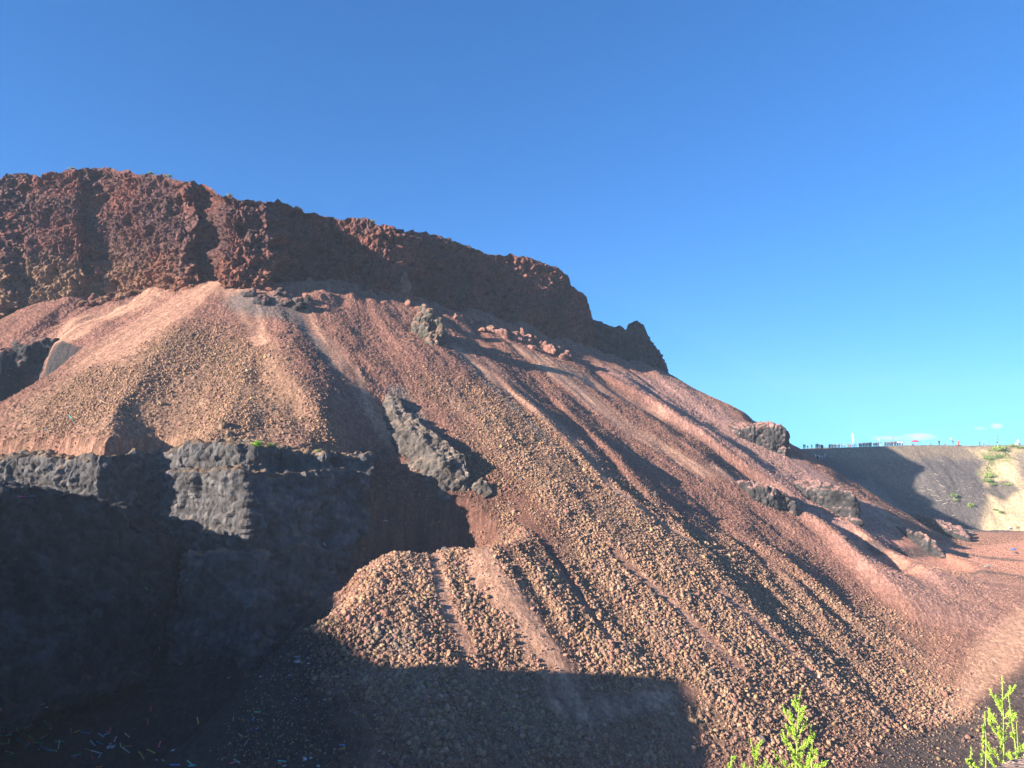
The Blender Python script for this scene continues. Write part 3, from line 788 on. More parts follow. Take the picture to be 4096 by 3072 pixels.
# the biggest blocks lying on the lower scree, each a thing of its own
rb = np.random.default_rng(12); T_, F_b = ico(2); BM = []
for k in range(8):
    v = T_ * (1 + (fbm(T_[:, 0] * 1.2 + k * 7, T_[:, 1] * 1.2, T_[:, 2] * 1.2, oct=3, seed=600 + k) * 1.5)[:, None]) * rb.uniform(.6, 1.1, 3)
    c_ = [TAN, TAN * .8, RED * 1.3, GREY * 1.2, np.array([.40, .27, .13]), RED, np.array([.30, .19, .13]), GREY][k]
    BM.append(mesh_obj("boulder", v, F_b, M_STONE, np.broadcast_to(c_, v.shape) * (.8 + .4 * rb.random((len(v), 1)))))
wb = (pc * sstep(125, 80, rr) * rr ** 2 * (np.abs(X / Y) < .73)).ravel(); wb = np.cumsum(wb / wb.sum())
for k in range(150):
    i_ = int(np.searchsorted(wb, rb.random())); src = BM[k % 8]
    o = src if k < 8 else src.copy()
    if k >= 8: C.objects.link(o)
    sz = rb.uniform(.24, .38); o.location = co_main[i_].astype(float) + np.array([0, 0, sz * .3]); o.scale = (sz,) * 3; o.rotation_euler = tuple(rb.uniform(0, 6.28, 3))
    o["category"] = "boulder"; o["group"] = "larger boulders lying among the scree"
    o["label"] = ("tan", "brownish tan", "red brown", "grey", "ochre", "dark red", "light brown", "dull grey")[k % 8] + " lava boulder lying among the smaller stones of the scree"
# ================================================================== objects
def flat(name, col, rough=.8, spec=.2, trans=0):
    m, t, b = mat(name, rough, spec)
    geo = nd(t, "ShaderNodeNewGeometry"); n = nd(t, "ShaderNodeTexNoise", i_Scale=12.0, i_Detail=3.0)
    t.links.new(geo.outputs["Position"], n.inputs["Vector"])
    r = ramp(t, n.outputs[0], [(.3, tuple(c * .8 for c in col)), (.7, tuple(min(1, c * 1.15) for c in col))])
    t.links.new(r.outputs[0], b.inputs["Base Color"])
    return m
def ht(x, y):
    return float(height(np.array([x], float), np.array([y], float))[0])
def rim_point(X4, back=0.0):
    """crest of the crater rim in the column of photo pixel X4"""
    a = (X4 - 2048) / 2768.0
    ys = np.arange(215, 300, .5)
    best = None
    z = height(a * ys, ys)
    i = int(np.argmax(z / ys)); y = ys[i] + back
    return Vector((a * y, y, ht(a * y, y)))
def slope_point(X4, Y4):
    P = raycast(X4 / D2P, Y4 / D2P, H1)
    return Vector(P)
ONES = ["", "first", "second", "third", "fourth", "fifth", "sixth", "seventh", "eighth", "ninth", "tenth", "eleventh", "twelfth", "thirteenth", "fourteenth", "fifteenth", "sixteenth", "seventeenth", "eighteenth", "nineteenth"]
TENS = {2: ("twentieth", "twenty"), 3: ("thirtieth", "thirty"), 4: ("fortieth", "forty"), 5: ("fiftieth", "fifty"), 6: ("sixtieth", "sixty"), 7: ("seventieth", "seventy"), 8: ("eightieth", "eighty"), 9: ("ninetieth", "ninety")}
def ordinal(i):
    i += 1
    if i < 20: return ONES[i] if i > 1 else "leftmost"
    return TENS[i // 10][0] if i % 10 == 0 else TENS[i // 10][1] + " " + ONES[i % 10]
# ---- people: one skinned surface per pose, coloured by limb
SK = {}
def pose(name):
    if name in SK: return SK[name]
    # joint: (x, y, z, radius, region)   regions 0 trousers 1 top 2 skin 3 hair
    J = dict(pel=(0, 0, .95, .15, 0), wai=(0, 0, 1.08, .13, 1), che=(0, 0, 1.30, .16, 1), nec=(0, 0, 1.47, .06, 2), hea=(0, -.01, 1.60, .10, 2), top=(0, .01, 1.70, .085, 3),
             ls=(.19, 0, 1.40, .07, 1), le=(.26, .02, 1.13, .05, 1), lh=(.28, -.05, .90, .04, 2), rs=(-.19, 0, 1.40, .07, 1), re=(-.26, .02, 1.13, .05, 1), rh=(-.28, -.05, .90, .04, 2),
             lhp=(.10, 0, .90, .11, 0), lk=(.11, -.02, .50, .075, 0), la=(.12, .02, .09, .05, 0), lt=(.13, -.14, .04, .04, 3), rhp=(-.10, 0, .90, .11, 0), rk=(-.11, -.02, .50, .075, 0), ra=(-.12, .02, .09, .05, 0), rt=(-.13, -.14, .04, .04, 3))
    def mv(**k):
        for n_, p in k.items(): J[n_] = tuple(p) + J[n_][3:]
    if name == "stride": mv(lk=(.11, -.14, .52), la=(.12, -.22, .10), lt=(.12, -.37, .06), ra=(-.12, .26, .12), rt=(-.12, .13, .05), le=(.25, .12, 1.15), lh=(.25, .05, .93), re=(-.25, -.12, 1.15), rh=(-.24, -.28, 1.0))
    if name == "phone": mv(le=(.25, -.15, 1.22), lh=(.10, -.36, 1.45), re=(-.25, -.15, 1.22), rh=(-.08, -.36, 1.45))
    if name == "armup": mv(re=(-.36, -.05, 1.62), rh=(-.50, -.08, 1.86), le=(.30, .06, 1.16), lh=(.18, -.05, 1.02))
    if name == "holdup": mv(re=(-.24, -.15, 1.25), rh=(-.12, -.25, 1.50), le=(.24, -.12, 1.2), lh=(.06, -.26, 1.42))
    if name == "sit":
        for k in ("pel", "wai", "che", "nec", "hea", "top", "ls", "rs", "le", "re", "lh", "rh", "lhp", "rhp"): J[k] = (J[k][0], J[k][1], J[k][2] - .78) + J[k][3:]
        mv(lk=(.16, -.36, .46), la=(.15, -.55, .08), lt=(.15, -.68, .05), rk=(-.16, -.36, .46), ra=(-.15, -.55, .08), rt=(-.15, -.68, .05), lh=(.15, -.33, .50), rh=(-.15, -.33, .50), le=(.26, -.10, .38), re=(-.26, -.10, .38))
    if name == "crouch":
        for k in ("pel", "lhp", "rhp"): J[k] = (J[k][0], .05, J[k][2] - .55) + J[k][3:]
        mv(wai=(0, -.04, .52), che=(0, -.18, .72), nec=(0, -.28, .85), hea=(0, -.34, .96), top=(0, -.32, 1.05), ls=(.18, -.18, .80), rs=(-.18, -.18, .80), le=(.24, -.35, .60), re=(-.24, -.35, .60), lh=(.1, -.50, .42), rh=(-.1, -.50, .42),
           lk=(.16, -.32, .48), la=(.13, -.06, .09), lt=(.13, -.22, .04), rk=(-.16, -.32, .48), ra=(-.13, -.06, .09), rt=(-.13, -.22, .04))
    if name == "bend":
        mv(wai=(0, -.12, 1.02), che=(0, -.34, 1.12), nec=(0, -.50, 1.14), hea=(0, -.62, 1.12), top=(0, -.70, 1.14), ls=(.18, -.38, 1.12), rs=(-.18, -.38, 1.12), le=(.22, -.45, .86), re=(-.22, -.45, .86), lh=(.16, -.55, .64), rh=(-.16, -.55, .64))
    E = [("pel", "wai"), ("wai", "che"), ("che", "nec"), ("nec", "hea"), ("hea", "top"), ("che", "ls"), ("ls", "le"), ("le", "lh"), ("che", "rs"), ("rs", "re"), ("re", "rh"),
         ("pel", "lhp"), ("lhp", "lk"), ("lk", "la"), ("la", "lt"), ("pel", "rhp"), ("rhp", "rk"), ("rk", "ra"), ("ra", "rt")]
    keys = list(J)
    me = bpy.data.meshes.new("tmp"); me.from_pydata([J[k][:3] for k in keys], [(keys.index(a), keys.index(b)) for a, b in E], [])
    o = bpy.data.objects.new("tmp", me); C.objects.link(o)
    o.modifiers.new("s", 'SKIN'); sb = o.modifiers.new("u", 'SUBSURF'); sb.levels = 1
    sv = me.skin_vertices[0].data
    for i, k in enumerate(keys): sv[i].radius = (J[k][3], J[k][3] * .85); sv[i].use_root = (k == "pel")
    ev = o.evaluated_get(bpy.context.evaluated_depsgraph_get()); m2 = ev.to_mesh()
    co = np.array([v.co[:] for v in m2.vertices]); fs = [tuple(p.vertices) for p in m2.polygons]
    ev.to_mesh_clear(); bpy.data.objects.remove(o); bpy.data.meshes.remove(me)
    seg = [(np.array(J[a][:3]), np.array(J[b][:3]), J[a][4], J[b][4]) for a, b in E]
    reg = np.zeros(len(co), int); bd = np.full(len(co), 9.)
    for a, b, ra_, rb_ in seg:
        t = np.clip(((co - a) @ (b - a)) / ((b - a) @ (b - a)), 0, 1); d = np.linalg.norm(co - a - t[:, None] * (b - a), axis=1)
        m = d < bd; bd = np.where(m, d, bd); reg = np.where(m, np.where(t > .5, rb_, ra_), reg)
    hd = np.array(J["hea"][:3]); hz = (co - hd)
    hair = (np.linalg.norm(hz, axis=1) < .2) & ((hz[:, 2] > .03) | (hz[:, 1] > .05))
    reg[hair] = 3
    SK[name] = (co, fs, reg)
    return SK[name]
M_CLOTH = vcol_mat("cloth_and_skin", var=.15, vscale=8)
def person(P, ps, top, leg, label, rz=0.0, scale=1.0, group=None, skin=(.45, .28, .2), hair=(.02, .018, .016), name="person", robe=False):
    co, fs, reg = pose(ps)
    co = co.copy()
    pal = np.array([leg, top, skin, hair], float)
    me = bpy.data.meshes.new("person"); me.from_pydata(co.tolist(), [], fs)
    a = me.attributes.new("tint", 'FLOAT_COLOR', 'POINT'); t4 = np.ones((len(co), 4), np.float32); t4[:, :3] = pal[reg]; a.data.foreach_set("color", t4.ravel())
    me.polygons.foreach_set("use_smooth", np.ones(len(fs), bool)); me.materials.append(M_CLOTH)
    o = bpy.data.objects.new(name, me); C.objects.link(o)
    o.location = P; o.rotation_euler = (0, 0, rz); o.scale = (scale,) * 3
    o["label"] = label; o["category"] = "person"
    if group: o["group"] = group
    return o
def solid(name, parts, m, parent=None):
    """parts: list of ('box', centre, size) / ('tube', p, q, r0, r1)  -> one mesh"""
    bm = bmesh.new()
    for p in parts:
        if p[0] == 'box':
            mtx = Matrix.Translation(p[1]) @ (Euler(p[3]).to_matrix().to_4x4() if len(p) > 3 else Matrix()) @ Matrix.Diagonal((*p[2], 1))
            bmesh.ops.create_cube(bm, size=1, matrix=mtx)
        else:
            a, b = Vector(p[1]), Vector(p[2]); d = b - a
            mtx = Matrix.Translation((a + b) / 2) @ d.to_track_quat('Z', 'Y').to_matrix().to_4x4()
            bmesh.ops.create_cone(bm, cap_ends=True, segments=8, radius1=p[3], radius2=p[4] if len(p) > 4 else p[3], depth=d.length, matrix=mtx)
    me = bpy.data.meshes.new(name); bm.to_mesh(me); bm.free(); me.materials.append(m)
    o = bpy.data.objects.new(name, me); C.objects.link(o)
    if parent: o.parent = parent
    return o
def empty(name, P, label, cat, group=None):
    o = bpy.data.objects.new(name, None); C.objects.link(o); o.location = P; o["label"] = label; o["category"] = cat
    if group: o["group"] = group
    return o
DK = (.035, .04, .055); NV = (.03, .045, .09); GB = (.12, .15, .20); WH = (.75, .75, .78); PK = (.60, .22, .28); BG = (.45, .36, .26); RD = (.45, .05, .05); BLU = (.12, .22, .45); ORG = (.55, .25, .10)
TNAME = {DK: "dark", NV: "navy", GB: "grey blue", WH: "white", PK: "pink", BG: "beige", RD: "red", BLU: "blue", ORG: "orange"}
PNAME = {"stand": "standing", "stride": "walking", "phone": "holding up a phone", "armup": "raising an arm", "holdup": "with both arms bent", "sit": "sitting", "crouch": "crouching", "bend": "bending forward"}
crowd = [(143, "stand", DK), (168, "stand", DK), (222, "bend", GB), (300, "phone", DK), (376, "stand", GB), (400, "holdup", DK), (443, "stand", GB), (488, "stand", NV), (514, "stride", GB), (628, "phone", DK), (652, "stand", DK),
         (685, "stand", NV), (708, "stand", DK), (732, "stand", NV), (760, "stride", DK), (798, "stand", GB), (824, "stride", DK), (878, "stand", GB), (930, "stride", ORG), (1000, "armup", DK), (1126, "stand", DK), (1150, "stand", GB),
         (1210, "stand", NV), (1238, "stand", GB), (1262, "stand", NV), (1298, "stand", DK), (1322, "stand", GB), (1345, "stand", WH), (1376, "holdup", GB), (1408, "stand", NV), (1440, "stand", DK), (1487, "stand", DK), (1516, "holdup", NV), (1545, "stand", DK),
         (1576, "stand", GB), (1700, "phone", GB), (1724, "stand", NV), (1745, "stand", GB), (1772, "stand", DK), (1812, "stride", GB), (1850, "stand", NV), (1885, "stand", GB), (1912, "armup", DK), (1942, "stand", PK), (1962, "stand", WH), (1996, "stand", PK), (2036, "stand", WH)]
rp = random.Random(5)
for lo, hi, n_ in ((375, 525, 4), (625, 880, 9), (1195, 1450, 13), (1480, 1600, 4), (1690, 1990, 12)):
    for k in range(n_): crowd.append((lo + (hi - lo) * (k + rp.random()) / n_, rp.choice(["stand", "stand", "stride", "phone", "holdup"]), rp.choice([DK, DK, NV, NV, GB])))
crowd.sort(key=lambda c: c[0])
for i, (x, ps, top) in enumerate(crowd):
    X4 = 3180 + x / 4.809
    P = rim_point(X4, rp.uniform(-1.0, 1.0))
    leg = DK if top in (WH, PK, ORG) or rp.random() < .5 else NV
    person(P, ps, top, leg, "person in %s, %s, %s from left in the rim crowd" % (TNAME[top], PNAME[ps], ordinal(i)), rz=rp.uniform(-2.8, 2.8), scale=rp.uniform(1.0, 1.18), group="people standing along the far rim")
for x, y, ps, top, lab in [(395, 735, "stand", WH, "person in white at the left of the pale group below the rim"), (440, 775, "stand", PK, "person in pink in the pale group below the rim"), (475, 765, "stand", WH, "person in white beside the one in pink below the rim"),
                           (500, 765, "phone", GB, "grey blue clad person second from the right of the pale group below the rim"), (522, 765, "stand", WH, "rightmost white clad person of the pale group below the rim"), (582, 730, "holdup", WH, "person in white standing alone right of the pale group"),
                           (612, 745, "crouch", DK, "dark clad person crouching just below the crowded rim"), (1040, 668, "stride", BG, "person in beige walking down the slope below the white mast")]:
    person(slope_point(3180 + x / 4.809, 1680 + y / 4.809), ps, top, (.5, .5, .55) if top == WH else NV, lab, rz=rp.uniform(-1, 1), group="people on the slope below the far rim")
def far(X4, ps, top, leg, lab, rz=0, sc=1.0, name="person", b=0):
    return person(rim_point(X4, b), ps, top, leg, lab, rz=rz, scale=sc, name=name)
far(3600 + 28 / 7.37, "stand", WH, DK, "person in a white shirt standing left of the thin pole", .4)
far(3600 + 238 / 7.37, "stand", BG, BG, "person in beige standing between thin pole and red umbrella", .2)
far(3600 + 322 / 7.37, "crouch", NV, NV, "navy clad person crouching at the left under the red umbrella", 1.2, .8)
far(3600 + 352 / 7.37, "sit", WH, NV, "person in white sitting in the middle under the red umbrella", -.6, .8)
far(3600 + 778 / 7.37, "sit", WH, DK, "person in white sitting low between umbrella and lone dark figure", .9, .8)
far(3600 + 860 / 7.37, "bend", DK, DK, "dark clad person bending low left of the lone standing figure", 1.5, .6)
far(3600 + 1110 / 7.37, "stand", DK, DK, "lone person in black standing upright on the bare crest", .1, 1.25)
far(3600 + 1280 / 7.37, "crouch", RD, DK, "person in red crouching right of the lone figure in black", -.4, .9)
wv = far(3600 + 1512 / 7.37, "armup", DK, BLU, "person in black top and blue jeans raising a white cloth", .2, 1.25)
far(3600 + 1592 / 7.37, "sit", DK, RD, "small dark figure sitting left of the red pillar", .6, .6)
far(3600 + 1748 / 7.37, "sit", DK, ORG, "small dark figure sitting right of the red pillar", -.6, .6)
far(3600 + 1985 / 7.37, "crouch", PK, PK, "small figure in pink crouching alone on the bare crest", .3, .5)
far(3780 + 930 / 7, "stand", (.03, .04, .08), (.03, .04, .08), "person in a long dark coat left of the utility poles", 1.4, 1.0)
far(3780 + 1030 / 7, "stand", (.42, .36, .3), (.2, .3, .15), "person in beige and green beside the one crouching in red", .4, 1.1)
far(3780 + 1092 / 7, "crouch", RD, PK, "person in red crouching beside the beige and green clad one", -.9, .85)
far(3780 + 1466 / 7, "stand", WH, GB, "person in white standing at the foot of the tall utility pole", .9, .75)
far(3780 + 2005 / 7, "stand", WH, WH, "person in white with black hair standing high at the right edge", .2, 1.45)
far(3780 + 2036 / 7, "crouch", NV, DK, "navy clad person crouching beside the tall one in white", -.5, 1.0)
# white cloth held up
M_WHITE = flat("white_plastic", (.62, .63, .65)); M_STEEL = flat("galvanised_steel", (.62, .62, .60)); M_WOOD = flat("weathered_wood", (.16, .13, .11)); M_REDC = flat("red_canvas", (.75, .03, .06)); M_BROWN = flat("brown_board", (.30, .14, .07)); M_DARKM = flat("dark_metal", (.06, .06, .07)); M_REDP = flat("red_paint", (.42, .09, .07))
hand = wv.matrix_basis @ Vector((-.50, -.08, 1.88))
def sheet(name, P, w, h, m, label, cat, rot=(0, 0, 0), amp=.12, seed=0, nx=9, ny=7, group=None, thick=.012):
    """a crumpled piece of cloth, paper or plastic with real thickness"""
    u = np.linspace(-.5, .5, nx); v = np.linspace(-.5, .5, ny); uu, vv = np.meshgrid(u, v, indexing='ij')
    z = fbm(uu * 3 + seed * 3.1, vv * 3, oct=3, seed=400 + seed) * amp * 2 * max(w, h)
    edge = 1 + .35 * fbm(uu * 2, vv * 2 + seed, oct=2, seed=500 + seed)
    co = np.stack([uu * w * edge, vv * h * edge, z], -1).reshape(-1, 3)
    n = len(co); co = np.vstack([co, co - [0, 0, thick]])
    f = grid_faces(nx, ny); fb = f[:, ::-1] + n
    bd = [i * ny for i in range(nx)] + [(nx - 1) * ny + j for j in range(1, ny)] + [i * ny + ny - 1 for i in range(nx - 2, -1, -1)] + [j for j in range(ny - 2, 0, -1)]
    sd = np.array([(bd[k], bd[(k + 1) % len(bd)], bd[(k + 1) % len(bd)] + n, bd[k] + n) for k in range(len(bd))])
    o = mesh_obj(name, co, np.vstack([f, fb, sd]), m, label=label, cat=cat, group=group)
    o.location = P; o.rotation_euler = rot
    return o
sheet("cloth", hand + Vector((-.15, 0, .25)), .9, .7, M_WHITE, "white cloth held up by the person in blue jeans", "cloth", (R(80), 0, .2), seed=1)
# red pillar on its dark base
P = rim_point(3600 + 1680 / 7.37)
r0 = empty("pillar", P, "red pillar shaped stand on a dark base between two small sitting figures", "stand")
solid("column", [('box', (0, 0, .95), (.42, .42, 1.3)), ('tube', (0, 0, 1.55), (0, 0, 1.85), .34, .24)], M_REDP, r0); solid("base", [('box', (0, 0, .12), (1.7, .8, .24)), ('box', (0, 0, .28), (.9, .6, .1))], M_DARKM, r0)
# white stand beside the tall person
P = rim_point(3780 + 1960 / 7)
r0 = empty("stand", P, "white cloth covered stand beside the tall person in white", "stand")
solid("cover", [('tube', (0, 0, -.1), (0, 0, 1.0), .85, .35)], M_WHITE, r0); solid("top", [('box', (0, 0, 1.03), (.8, .7, .06))], M_WHITE, r0)
# red umbrella
P = rim_point(3600 + 408 / 7.37)
r0 = empty("beach_umbrella", P, "big red umbrella open over the stall on the crater rim", "umbrella")
solid("pole", [('tube', (0, 0, 0), (.05, 0, 1.35), .03)], M_STEEL, r0)
bm = bmesh.new(); nseg = 10
cv = bm.verts.new((.06, 0, 1.92)); rings = []
for k, (rad, zz) in enumerate([(.5, 1.83), (1.0, 1.62), (1.42, 1.28)]):
    rings.append([bm.verts.new((.06 + rad * math.cos(2 * math.pi * (i + .0) / 20) * (1 if i % 2 == 0 else .965), rad * math.sin(2 * math.pi * i / 20) * (1 if i % 2 == 0 else .965), zz + (0 if i % 2 == 0 else .05) * k)) for i in range(20)])
for i in range(20):
    bm.faces.new((cv, rings[0][i], rings[0][(i + 1) % 20]))
    for a, b in zip(rings[:-1], rings[1:]): bm.faces.new((a[i], b[i], b[(i + 1) % 20], a[(i + 1) % 20]))
bmesh.ops.solidify(bm, geom=bm.faces[:], thickness=.03)
me = bpy.data.meshes.new("canopy"); bm.to_mesh(me); bm.free(); me.materials.append(M_REDC); o = bpy.data.objects.new("canopy", me); C.objects.link(o); o.parent = r0
P = rim_point(3600 + 428 / 7.37)
r0 = empty("table", P, "brown folding table under the right half of the red umbrella", "table")
solid("tabletop", [('box', (0, 0, .72), (1.1, .6, .06))], M_BROWN, r0)
for a in (-.48, .48):
    for b in (-.24, .24): solid("leg", [('tube', (a, b, -.1), (a, b, .69), .025)], M_BROWN, r0)
# brown box carried on the rim
P = rim_point(3180 + 1030 / 4.809)
r0 = empty("basket", P, "brown basket on a cart on the rim beside the white mast", "basket"); solid("bowl", [('tube', (0, 0, .5), (0, 0, 1.15), .42, .62)], M_BROWN, r0); solid("stem", [('tube', (0, 0, -.1), (0, 0, .5), .12, .3)], M_BROWN, r0)
# dark parasol held in the left group, flat umbrella in the right group
def parasol(X4, z, w, label, tilt):
    P = rim_point(X4) + Vector((0, 0, 0))
    r0 = empty("parasol", P, label, "umbrella")
    c_ = solid("canopy", [('tube', (0, 0, z), (0, 0, z + .28), w, .04)], M_DARKM, r0); solid("shaft", [('tube', (0, 0, .9), (0, 0, z + .1), .02)], M_STEEL, r0)
    r0.rotation_euler = (0, tilt, 0)
parasol(3180 + 415 / 4.809, 1.75, .62, "dark parasol held over the left group on the rim", -.12)
parasol(3180 + 1608 / 4.809, 1.45, .75, "flat dark parasol over the middle of the crowded rim", .03)
# masts and poles
def at_far(X4, Y4, y):
    return Vector(W(X4 / D2P, Y4 / D2P, y))
yb_ = 290
a = at_far(3413.5, 1800, yb_); b = at_far(3409.5, 1731, yb_)
r0 = empty("antenna_mast", a, "tall white antenna mast rising behind the crowd on the rim", "mast")
lat = []
H_ = (b - a).length; lean = (b - a) / H_
for sx_i, sy_i in ((-.28, 0), (.28, 0), (0, .3)):
    lat.append(('tube', (sx_i, sy_i, 0), (sx_i * .5 + lean.x * H_, sy_i * .5, H_ * .92), .05))
n_ = 10
for k in range(n_):
    z0, z1 = H_ * .92 * k / n_, H_ * .92 * (k + 1) / n_; s0 = .28 * (1 - .5 * k / n_)
    lat.append(('tube', (-s0 + lean.x * z0, 0, z0), (s0 + lean.x * z1, 0, z1), .03)); lat.append(('tube', (s0 + lean.x * z0, 0, z0), (-s0 + lean.x * z1, 0, z1), .03))
solid("lattice", lat, M_WHITE, r0)
for k, (dx_, zz, hh) in enumerate([(-.32, .86, 1.3), (.28, .84, 1.2), (.42, .60, .7), (-.05, .9, 1.0)]):
    solid("antenna_panel", [('box', (dx_ + lean.x * H_ * zz, -.1, H_ * zz), (.24, .16, hh))], M_STEEL if k % 2 else M_WHITE, r0)
solid("lightning_rod", [('tube', (lean.x * H_ * .9, 0, H_ * .9), (lean.x * H_, 0, H_ * 1.02), .03)], M_STEEL, r0)
a = at_far(3521, 1796, 285); b = at_far(3518, 1754, 285); H_ = (b - a).length; lx = (b - a).x / H_
r0 = empty("floodlight_pole", a, "shorter white pole with lamp heads behind the middle of the crowd", "lamp pole")
solid("post", [('tube', (0, 0, 0), (lx * H_, 0, H_), .11, .07)], M_WHITE, r0)
for dz in (.9, .55): solid("lamp_head", [('box', (lx * H_ * dz - .32, 0, H_ * dz), (.5, .3, .42))], M_WHITE, r0)
wire_ends = {}
for X0, Y0, X1, Y1, y, arms, lab, rad in [(3993, 1800, 3990, 1741, 330, ((.93, 1.9), (.74, 1.2)), "tall utility pole with crossarm behind the vegetated slope", .13), (3957.5, 1796, 3956, 1761, 420, ((.85, 2.3),), "thinner utility pole left of the tall one", .12),
                                          (3918, 1796, 3918, 1765, 480, ((.85, 1.8),), "short distant utility pole above the crouching figure in red", .10), (4064, 1796, 4064.5, 1751, 400, ((.75, 2.0),), "utility pole rising behind the tall person in white", .12),
                                          (3628, 1796, 3625, 1760, 420, (), "bare thin pole left of the red umbrella", .07), (3570, 1796, 3575, 1738, 700, ((.8, 2.4), (.6, 3.4)), "faint distant pylon behind the right part of the crowd", .16)]:
    a = at_far(X0, Y0, y); b = at_far(X1, Y1, y); H_ = (b - a).length; d_ = (b - a) / H_
    r0 = empty("utility_pole", a, lab, "pole"); solid("post", [('tube', (0, 0, -1), tuple(d_ * H_), rad, rad * .7)], M_WOOD if rad > .08 else M_STEEL, r0)
    for f_, w_ in arms: solid("crossarm", [('box', tuple(d_ * H_ * f_), (w_, .14, .14))], M_WOOD, r0)
    if rad == .13:
        solid("transformer", [('box', tuple(d_ * H_ * .52 + Vector((-.45, -.1, 0))), (.8, .5, .42))], M_DARKM, r0)
    wire_ends[lab[:4]] = a + d_ * H_ * .9
A_ = at_far(3986, 1750, 330); B_ = at_far(3600, 1775, 520); pts = []
for k in range(25):
    t = k / 24; p_ = A_.lerp(B_, t); p_.z -= 4 * 1.6 * t * (1 - t); pts.append(p_)
o = solid("power_line", [('tube', tuple(pts[i]), tuple(pts[i + 1]), .022) for i in range(24)], M_DARKM); o["label"] = "thin power line running left from the tall utility pole"; o["category"] = "cable"
# two crouching figures at the foot of the crater wall
person(slope_point(4038, 2118), "crouch", WH, BLU, "person in white and blue crouching at the foot of the beige wall", rz=.6, scale=1.15)
person(slope_point(4068, 2116), "crouch", (.45, .16, .10), (.45, .16, .10), "person in red brown crouching at the foot of the beige wall", rz=-.3, scale=1.2)
# ---- spent tubes and scraps on the dark floor
TC = {"blue": (.06, .25, .60), "light blue": (.25, .50, .75), "pink": (.75, .15, .30), "green": (.10, .50, .30), "pale green": (.45, .65, .55), "red": (.60, .06, .06), "orange": (.60, .25, .08), "yellow": (.65, .55, .12), "white": (.70, .70, .68), "teal": (.05, .50, .50), "straw": (.50, .42, .32)}
TM = {k: flat("paper_tube_" + k.replace(" ", "_"), v) for k, v in TC.items()}
sticks = []
Z0 = [(18, 228, 2, 262, "pink"), (318, 310, 350, 374, "orange"), (270, 458, 352, 410, "light blue"), (312, 478, 372, 430, "red"), (178, 458, 205, 480, "straw"), (188, 432, 220, 490, "straw"), (490, 402, 564, 418, "green"), (0, 540, 126, 530, "teal"), (60, 545, 120, 515, "pale green"), (98, 573, 94, 625, "pale green"), (0, 630, 96, 626, "teal"),
      (168, 563, 262, 620, "blue"), (320, 542, 366, 578, "yellow"), (300, 590, 392, 632, "red"), (360, 606, 464, 630, "green"), (280, 664, 324, 622, "light blue"), (58, 702, 146, 728, "straw"), (105, 760, 150, 728, "teal"), (448, 656, 560, 710, "blue"), (540, 692, 630, 708, "green"), (607, 600, 706, 604, "teal"), (658, 590, 645, 680, "pale green"),
      (785, 455, 794, 505, "straw"), (820, 502, 876, 482, "yellow"), (896, 494, 990, 512, "blue"), (1088, 510, 1146, 552, "light blue"), (1145, 530, 1212, 505, "light blue"), (1212, 508, 1226, 455, "pink"), (1380, 510, 1430, 552, "pale green"), (998, 590, 1052, 648, "light blue"), (1066, 602, 1138, 632, "blue"), (935, 678, 1010, 702, "straw"), (1010, 702, 1095, 726, "white"),
      (790, 763, 892, 742, "teal"), (828, 750, 828, 790, "pink"), (1003, 740, 1026, 794, "pink"), (1088, 780, 1124, 728, "light blue"), (1262, 605, 1284, 552, "white"), (1328, 620, 1336, 660, "pale green"), (1372, 658, 1448, 654, "orange"), (1352, 665, 1430, 726, "pale green"), (1538, 716, 1592, 792, "yellow"), (1626, 688, 1710, 728, "yellow"), (1776, 600, 1752, 664, "pink"),
      (1630, 355, 1638, 412, "red"), (2180, 335, 2194, 402, "yellow"), (1725, 803, 1778, 840, "light blue"), (1790, 805, 1860, 838, "green"), (1882, 860, 1986, 860, "blue"), (2070, 815, 2130, 862, "green"), (2084, 872, 2160, 868, "teal"), (1068, 886, 1124, 882, "orange"), (1082, 0, 1128, 68, "straw"), (1668, 210, 1668, 262, "red")]
for x0, y0, x1, y1, c in Z0: sticks.append((x0 / 2.765, 2750 + y0 / 2.765, x1 / 2.765, 2750 + y1 / 2.765, c))
for x0, y0, x1, y1, c in [(292, 1218, 376, 1206, "blue"), (340, 1014, 410, 1016, "green"), (318, 1116, 326, 1090, "blue"), (330, 1100, 392, 1100, "straw"), (612, 1578, 704, 1590, "teal"), (50, 1610, 160, 1590, "pink"), (100, 1565, 165, 1604, "green"), (1330, 1397, 1388, 1397, "blue"), (228, 1396, 260, 1345, "straw"), (430, 930, 438, 880, "straw"), (92, 1116, 98, 1070, "straw"), (778, 1178, 780, 1136, "straw"), (806, 840, 832, 870, "straw"), (160, 1262, 184, 1292, "straw"), (240, 1290, 288, 1328, "straw")]:
    sticks.append((900 + x0 / 2.9, 2500 + y0 / 2.9, 900 + x1 / 2.9, 2500 + y1 / 2.9, c))
sticks += [(70, 1987, 98, 1987, "pink"), (115, 1986, 142, 1985, "blue"), (618, 2448, 621, 2465, "straw"), (636, 2588, 638, 2600, "green"), (583, 2350, 588, 2361, "green"), (1293, 2172, 1302, 2184, "white"), (1534, 2082, 1550, 2085, "white"), (275, 1662, 287, 1674, "teal"), (288, 1684, 296, 1674, "green"), (178, 1722, 186, 1713, "light blue")]
sticks.sort(key=lambda s: s[0])
cnt = {}
def ray_scene(X4, Y4):
    d = Vector(ray(X4 / D2P, Y4 / D2P)).normalized()
    ok, loc, nor, *_ = sc.ray_cast(bpy.context.evaluated_depsgraph_get(), Vector((0, 0, 0)), d)
    return loc if ok else None
bpy.context.view_layer.update()
